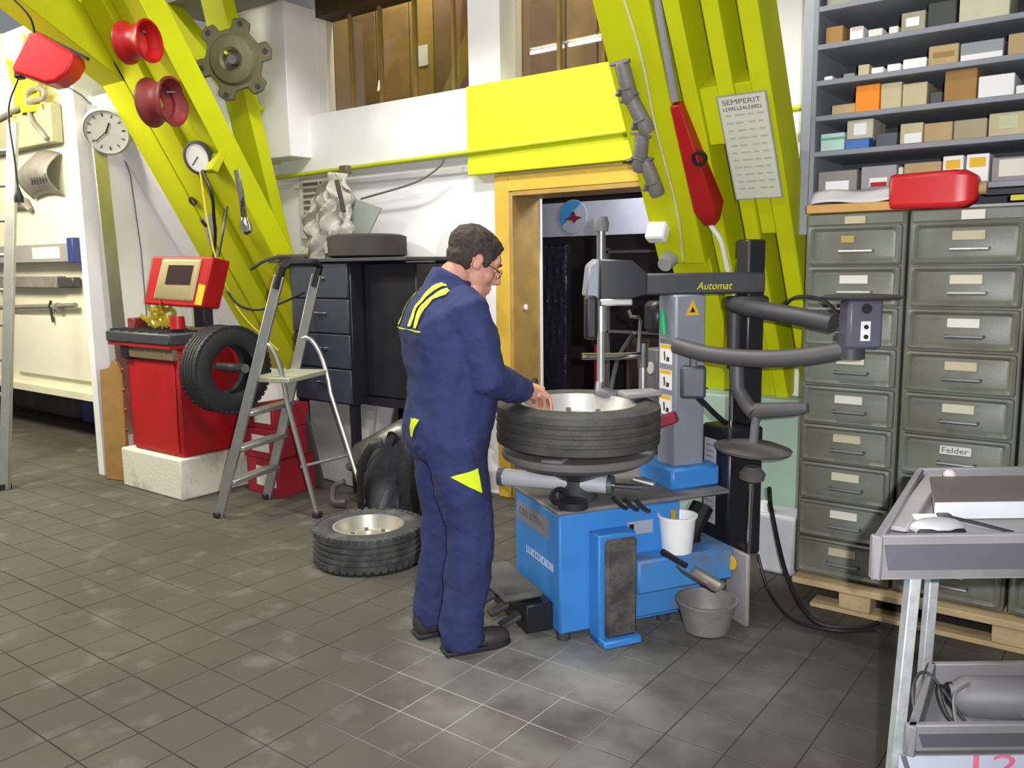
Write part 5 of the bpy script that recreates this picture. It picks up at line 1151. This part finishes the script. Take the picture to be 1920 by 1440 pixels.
# head: cranium, face, jaw, nose, ears, brow
bd.sph(H(0, -.012, .045), (.076, .098, .088), hr, 20, 14)
bd.sph(H(0, .035, -.01), (.064, .065, .095), hr, 18, 12)
bd.sph(H(0, .048, -.082), (.050, .047, .044), hr, 16, 10)
bd.sph(H(0, .074, .045), (.056, .026, .036), hr)
bd.tube([H(0, .092, .03), H(0, .110, .008), H(0, .126, -.018), H(0, .100, -.032)], [.010, .014, .018, .011], 10)
for s_ in (-1, 1):
    bd.sph(H(s_*.012, .102, -.024), (.010, .011, .009), hr)
    bd.sph(H(s_*.04, .06, -.02), (.026, .026, .03), hr)
    bd.sph(H(s_*.078, -.005, .0), (.008, .018, .029), (-.48, 0, s_*-.25)); bd.tube([H(s_*(.082+.004*math.sin(a)), -.006+.015*math.cos(a), .002+.026*math.sin(a)) for a in [2*PI*k/14 for k in range(14)]], .0045, 6, closed=True)
    bd.sph(H(s_*.072, .0, -.005), (.012, .014, .022), hr)
bd.sph(H(0, .098, -.055), (.024, .016, .009), hr); bd.sph(H(0, .097, -.072), (.022, .016, .010), hr); bd.sph(H(0, .07, -.07), (.036, .034, .034), hr)
bd.sph(H(0, .090, -.104), (.026, .022, .021), hr)
# neck and hidden body core
limb(bd, [(0, -.03, 1.30), (0, -.01, 1.42), (0, .035, 1.47), (0, .06, 1.49)], [.07, .066, .06, .055])
bd.rings([ell(bd, z, 0, cy, rx, ry) for z, cy, rx, ry in ((.78, 0, .14, .10), (.95, 0, .15, .11), (1.15, .0, .15, .11), (1.33, -.01, .15, .09), (1.40, -.01, .09, .07))])
RS, RE, RW = Vector((.165, .02, 1.345)), Vector((.19, .10, 1.10)), Vector((.04, .30, 1.01))
LS, LE, LW = Vector((-.175, .02, 1.345)), Vector((-.235, .16, 1.11)), Vector((-.19, .37, 1.00))
for a, b_, c in ((RS, RE, RW), (LS, LE, LW)): limb(bd, [a, b_, c], [.05, .043, .027], 12)
for s_, hip, kn, an in ((1, (.09, 0, .84), (.1, .055, .47), (.095, 0.0, .10)), (-1, (-.09, 0, .84), (-.105, -.01, .46), (-.12, -.05, .10))):
    limb(bd, [hip, kn, an], [.08, .055, .04], 12)
# hands: palm, four fingers, thumb
def hand(b, w, dirv, down, side, curl):
    dirv = Vector(dirv).normalized(); down = Vector(down); down = (down-dirv*down.dot(dirv)).normalized(); sd = dirv.cross(down)*side
    b.tube([w, w+dirv*.03, w+dirv*.075], [.024, .028, .026], 12, ry=None)
    for k, (off, L) in enumerate(((.030, .062), (.010, .072), (-.011, .068), (-.031, .052))):
        k0 = w+dirv*.07+sd*off; k1 = k0+dirv*L*.45+down*L*curl*.15; k2 = k1+dirv*L*.30+down*L*curl*.35; k3 = k2+dirv*L*.12+down*L*curl*.4
        b.tube([k0-dirv*.03, k0, k1, k2, k3], [.010, .0105, .0095, .0085, .007], 10)
        b.sph(k3, .007, seg=8, rg=6)
        b.sph(w+dirv*.06+sd*off*.9, (.014, .014, .012), seg=8, rg=6)
    t0 = w+dirv*.025+sd*.026; t1 = t0+dirv*.03+sd*.026+down*.01; t2 = t1+dirv*.032+sd*.004+down*.012
    b.tube([t0-sd*.012, t0, t1, t2], [.013, .0135, .0115, .0085], 10); b.sph(t2, .0085, seg=8, rg=6)
hand(bd, RW+Vector((-.012, .018, -.004)), (-.55, .75, -.30), (-.2, -.1, -1), 1, 1.0)
hand(bd, LW+Vector((.02, .03, -.01)), (.35, .85, -.3), (.2, -.1, -1), -1, 1.3)
skin_obj(bd, 'body', skin, .0052, 3)
# hair cap
hb_ = B()
hb_.sph(H(0, -.020, .062), (.084, .104, .084), hr, 22, 14)
hb_.sph(H(0, -.050, .012), (.073, .060, .066), hr, 18, 12)
hb_.sph(H(0, .018, .090), (.066, .068, .046), hr, 16, 10); hb_.sph(H(0, .066, .100), (.048, .026, .014), hr, 16, 10)
for s_ in (-1, 1): hb_.sph(H(s_*.070, .03, .03), (.012, .018, .036), hr)
ho = skin_obj(hb_, 'hair', hair_m, .006, 3, disp=.012, dscale=.02)
# face details
for s_ in (-1, 1):
    B().sph(H(s_*.032, .077, .012), .0125).xf(MP).obj('eye', mat('eye_white', 'D8D4D0', .3), pe)
    B().tube([H(s_*.016, .098, .036), H(s_*.035, .098, .042), H(s_*.052, .088, .036)], .005, 6).xf(MP).obj('eyebrow', hair_m, pe)
gl_ = B()
for s_ in (-1, 1):
    gl_.tube([H(s_*.034+.024*math.cos(a), .106, .006+.018*math.sin(a)) for a in [2*PI*k/16 for k in range(16)]], .0016, 6, closed=True)
    gl_.tube([H(s_*.058, .104, .01), H(s_*.075, .06, .012), H(s_*.084, .0, .012)], .0016, 6)
gl_.tube([H(-.011, .107, .008), H(0, .11, .012), H(.011, .107, .008)], .0016, 6)
gl_.xf(MP).obj('glasses', mat('glasses_metal', '4A4648', .3, .6), pe)

# coverall
cv = B()
cv.rings([ell(cv, z, cx_, cy, rx, ry) for z, cx_, cy, rx, ry in (
    (.775, 0, -.01, .165, .135), (.84, 0, -.015, .195, .165), (.92, 0, -.005, .20, .172), (1.0, 0, .010, .195, .168), (1.08, 0, .012, .198, .168), (1.18, 0, -.005, .205, .165),
    (1.27, 0, -.022, .21, .155), (1.34, 0, -.025, .19, .13), (1.40, 0, -.015, .13, .10), (1.445, 0, .005, .085, .082))])
cv.tube([(0, -.01, 1.40), (0, .005, 1.44), (0, .02, 1.462)], [.09, .084, .082], 20)
limb(cv, [RS+Vector((-.05, -.01, .02)), RS, RS.lerp(RE, .5)+Vector((.005, .0, 0)), RE+Vector((0, -.01, -.01)), RE.lerp(RW, .5)+Vector((0, 0, -.01)), RW], [.078, .086, .078, .074, .062, .05])
limb(cv, [LS+Vector((.05, -.01, .02)), LS, LS.lerp(LE, .5), LE, LE.lerp(LW, .5), LW], [.08, .082, .074, .066, .056, .044])
limb(cv, [(.095, -.01, .86), (.098, .0, .72), (.10, .04, .52), (.102, .04, .40), (.10, .01, .22), (.096, -.005, .10), (.094, .005, .035)], [.118, .112, .096, .092, .088, .09, .088])
limb(cv, [(-.095, -.01, .86), (-.10, -.01, .72), (-.105, .0, .52), (-.11, -.01, .38), (-.118, -.04, .2), (-.12, -.05, .10), (-.12, -.045, .06)], [.118, .110, .094, .09, .085, .085, .083])
cov = skin_obj(cv, 'coverall', navy, .0085, 5, disp=.022, dscale=.075)
def patch(name, m, quads, sub=6, off=.006):
    """cloth piece laid on the coverall"""
    b = B()
    for (p, q, r_, s_) in quads:
        p, q, r_, s_ = map(Vector, (p, q, r_, s_))
        b.grid(lambda u, v: MP @ (p.lerp(q, u).lerp(s_.lerp(r_, u), v)), sub, sub)
    o = b.obj(name, m, pe)
    sw = o.modifiers.new('lay', 'SHRINKWRAP'); sw.target = cov; sw.wrap_method = 'NEAREST_SURFACEPOINT'; sw.wrap_mode = 'OUTSIDE_SURFACE'; sw.offset = off
    return o
def strip(x0, w, pts):
    qs = []
    for (ya, za, dxa), (yb, zb, dxb) in zip(pts, pts[1:]):
        qs.append(((x0+dxa, ya, za), (x0+dxa+w, ya, za), (x0+dxb+w, yb, zb), (x0+dxb, yb, zb)))
    return qs
path = [(-.03, 1.425, .0), (-.075, 1.415, .0), (-.12, 1.395, .0), (-.15, 1.36, .0), (-.185, 1.29, -.01)]
for sg_ in (1, -1):
    for x0 in (.062, .108):
        patch('shoulder_stripe', hivis, [tuple((sg_*c[0], c[1], c[2]) for c in q) for q in strip(x0, .028, path)], 4)
patch('back_piping', hivis, [((-.17, -.2, 1.288), (.0, -.22, 1.284), (.0, -.22, 1.278), (-.17, -.2, 1.282)), ((.0, -.22, 1.284), (.19, -.2, 1.282), (.19, -.2, 1.276), (.0, -.22, 1.278))], 8)
patch('pocket_flash', hivis, [((.06, -.24, .955), (.14, -.20, .955), (.085, -.22, .868), (.075, -.23, .868))], 5)
patch('pocket_flash', hivis, [((.215, -.07, .735), (.215, .045, .76), (.20, .055, .665), (.205, .05, .665))], 5)
patch('knee_patch', navy_dirty, [((.20, .0, .86), (.16, .15, .86), (.14, .16, .62), (.19, .07, .62))], 8, .004)
# shoes
for (hx, hy, ang) in ((.088, .0, .0), (-.115, -.06, -.1)):
    Msx = Matrix.Translation((hx, hy, 0)) @ Matrix.Rotation(-ang, 4, 'Z')
    s_ = B()
    s_.rings([[Msx @ Vector((x*wf, y, zz)) for x, y in ((-.045, -.08), (.045, -.08), (.05, .0), (.052, .12), (.04, .18), (.015, .205), (-.015, .205), (-.04, .18), (-.052, .12), (-.05, .0))] for zz, wf in ((.0, .97), (.02, 1.0))])
    s_.xf(MP); so = s_.obj('shoe_sole', rubber, pe, bevel=.006)
    u_ = B(); u_.sph((0, .12, .035), (.048, .085, .042)).sph((0, .02, .055), (.046, .085, .06)).sph((0, -.04, .06), (.042, .045, .07)).xf(Msx)
    skin_obj(u_, 'shoe', mat('shoe_leather', '35322F', .6, var=.3), .007, 3)

# tyre lever in his hands
tl = thing('tyre_lever', 'long steel tyre lever in the hands of the person', 'tyre lever', (-2.1, 2.8, .95))
a, c = MP @ Vector((-.18, .44, .985)), MP @ Vector((.0, .36, .96))
B().tube([a, a.lerp(c, .5), c+(c-a)*.1], [.009, .009, .007], 8).obj('shaft', chrome, tl)
B().tube([a, a+(a-c)*.25+Vector((0, 0, .02))], [.016, .014], 8).obj('grip', blk_plastic, tl)

# ================================================================== LAMPS
def lamp(label, p, q):
    t = thing('fluorescent_lamp', label, 'lamp', (Vector(p)+Vector(q))/2)
    p, q = Vector(p), Vector(q); m_ = p.lerp(q, .55)
    B().bar(p+Vector((0, 0, .06)), q+Vector((0, 0, .06)), .09, .05).obj('housing', white_plastic, t, bevel=.005)
    for a_, b2 in ((p, p.lerp(q, .46)), (p.lerp(q, .54), q)): B().cyl(a_, b2, .016, seg=10).obj('tube', tube_emit, t)
    for e in (p, q): B().cyl(e+Vector((0, 0, .08)), e+Vector((0, 0, .9)), .004, seg=5).obj('wire', steel, t)
lamp('fluorescent lamp reflected in the right upper window', (-5.14, 1.62, 3.60), (-4.26, 1.64, 3.60))
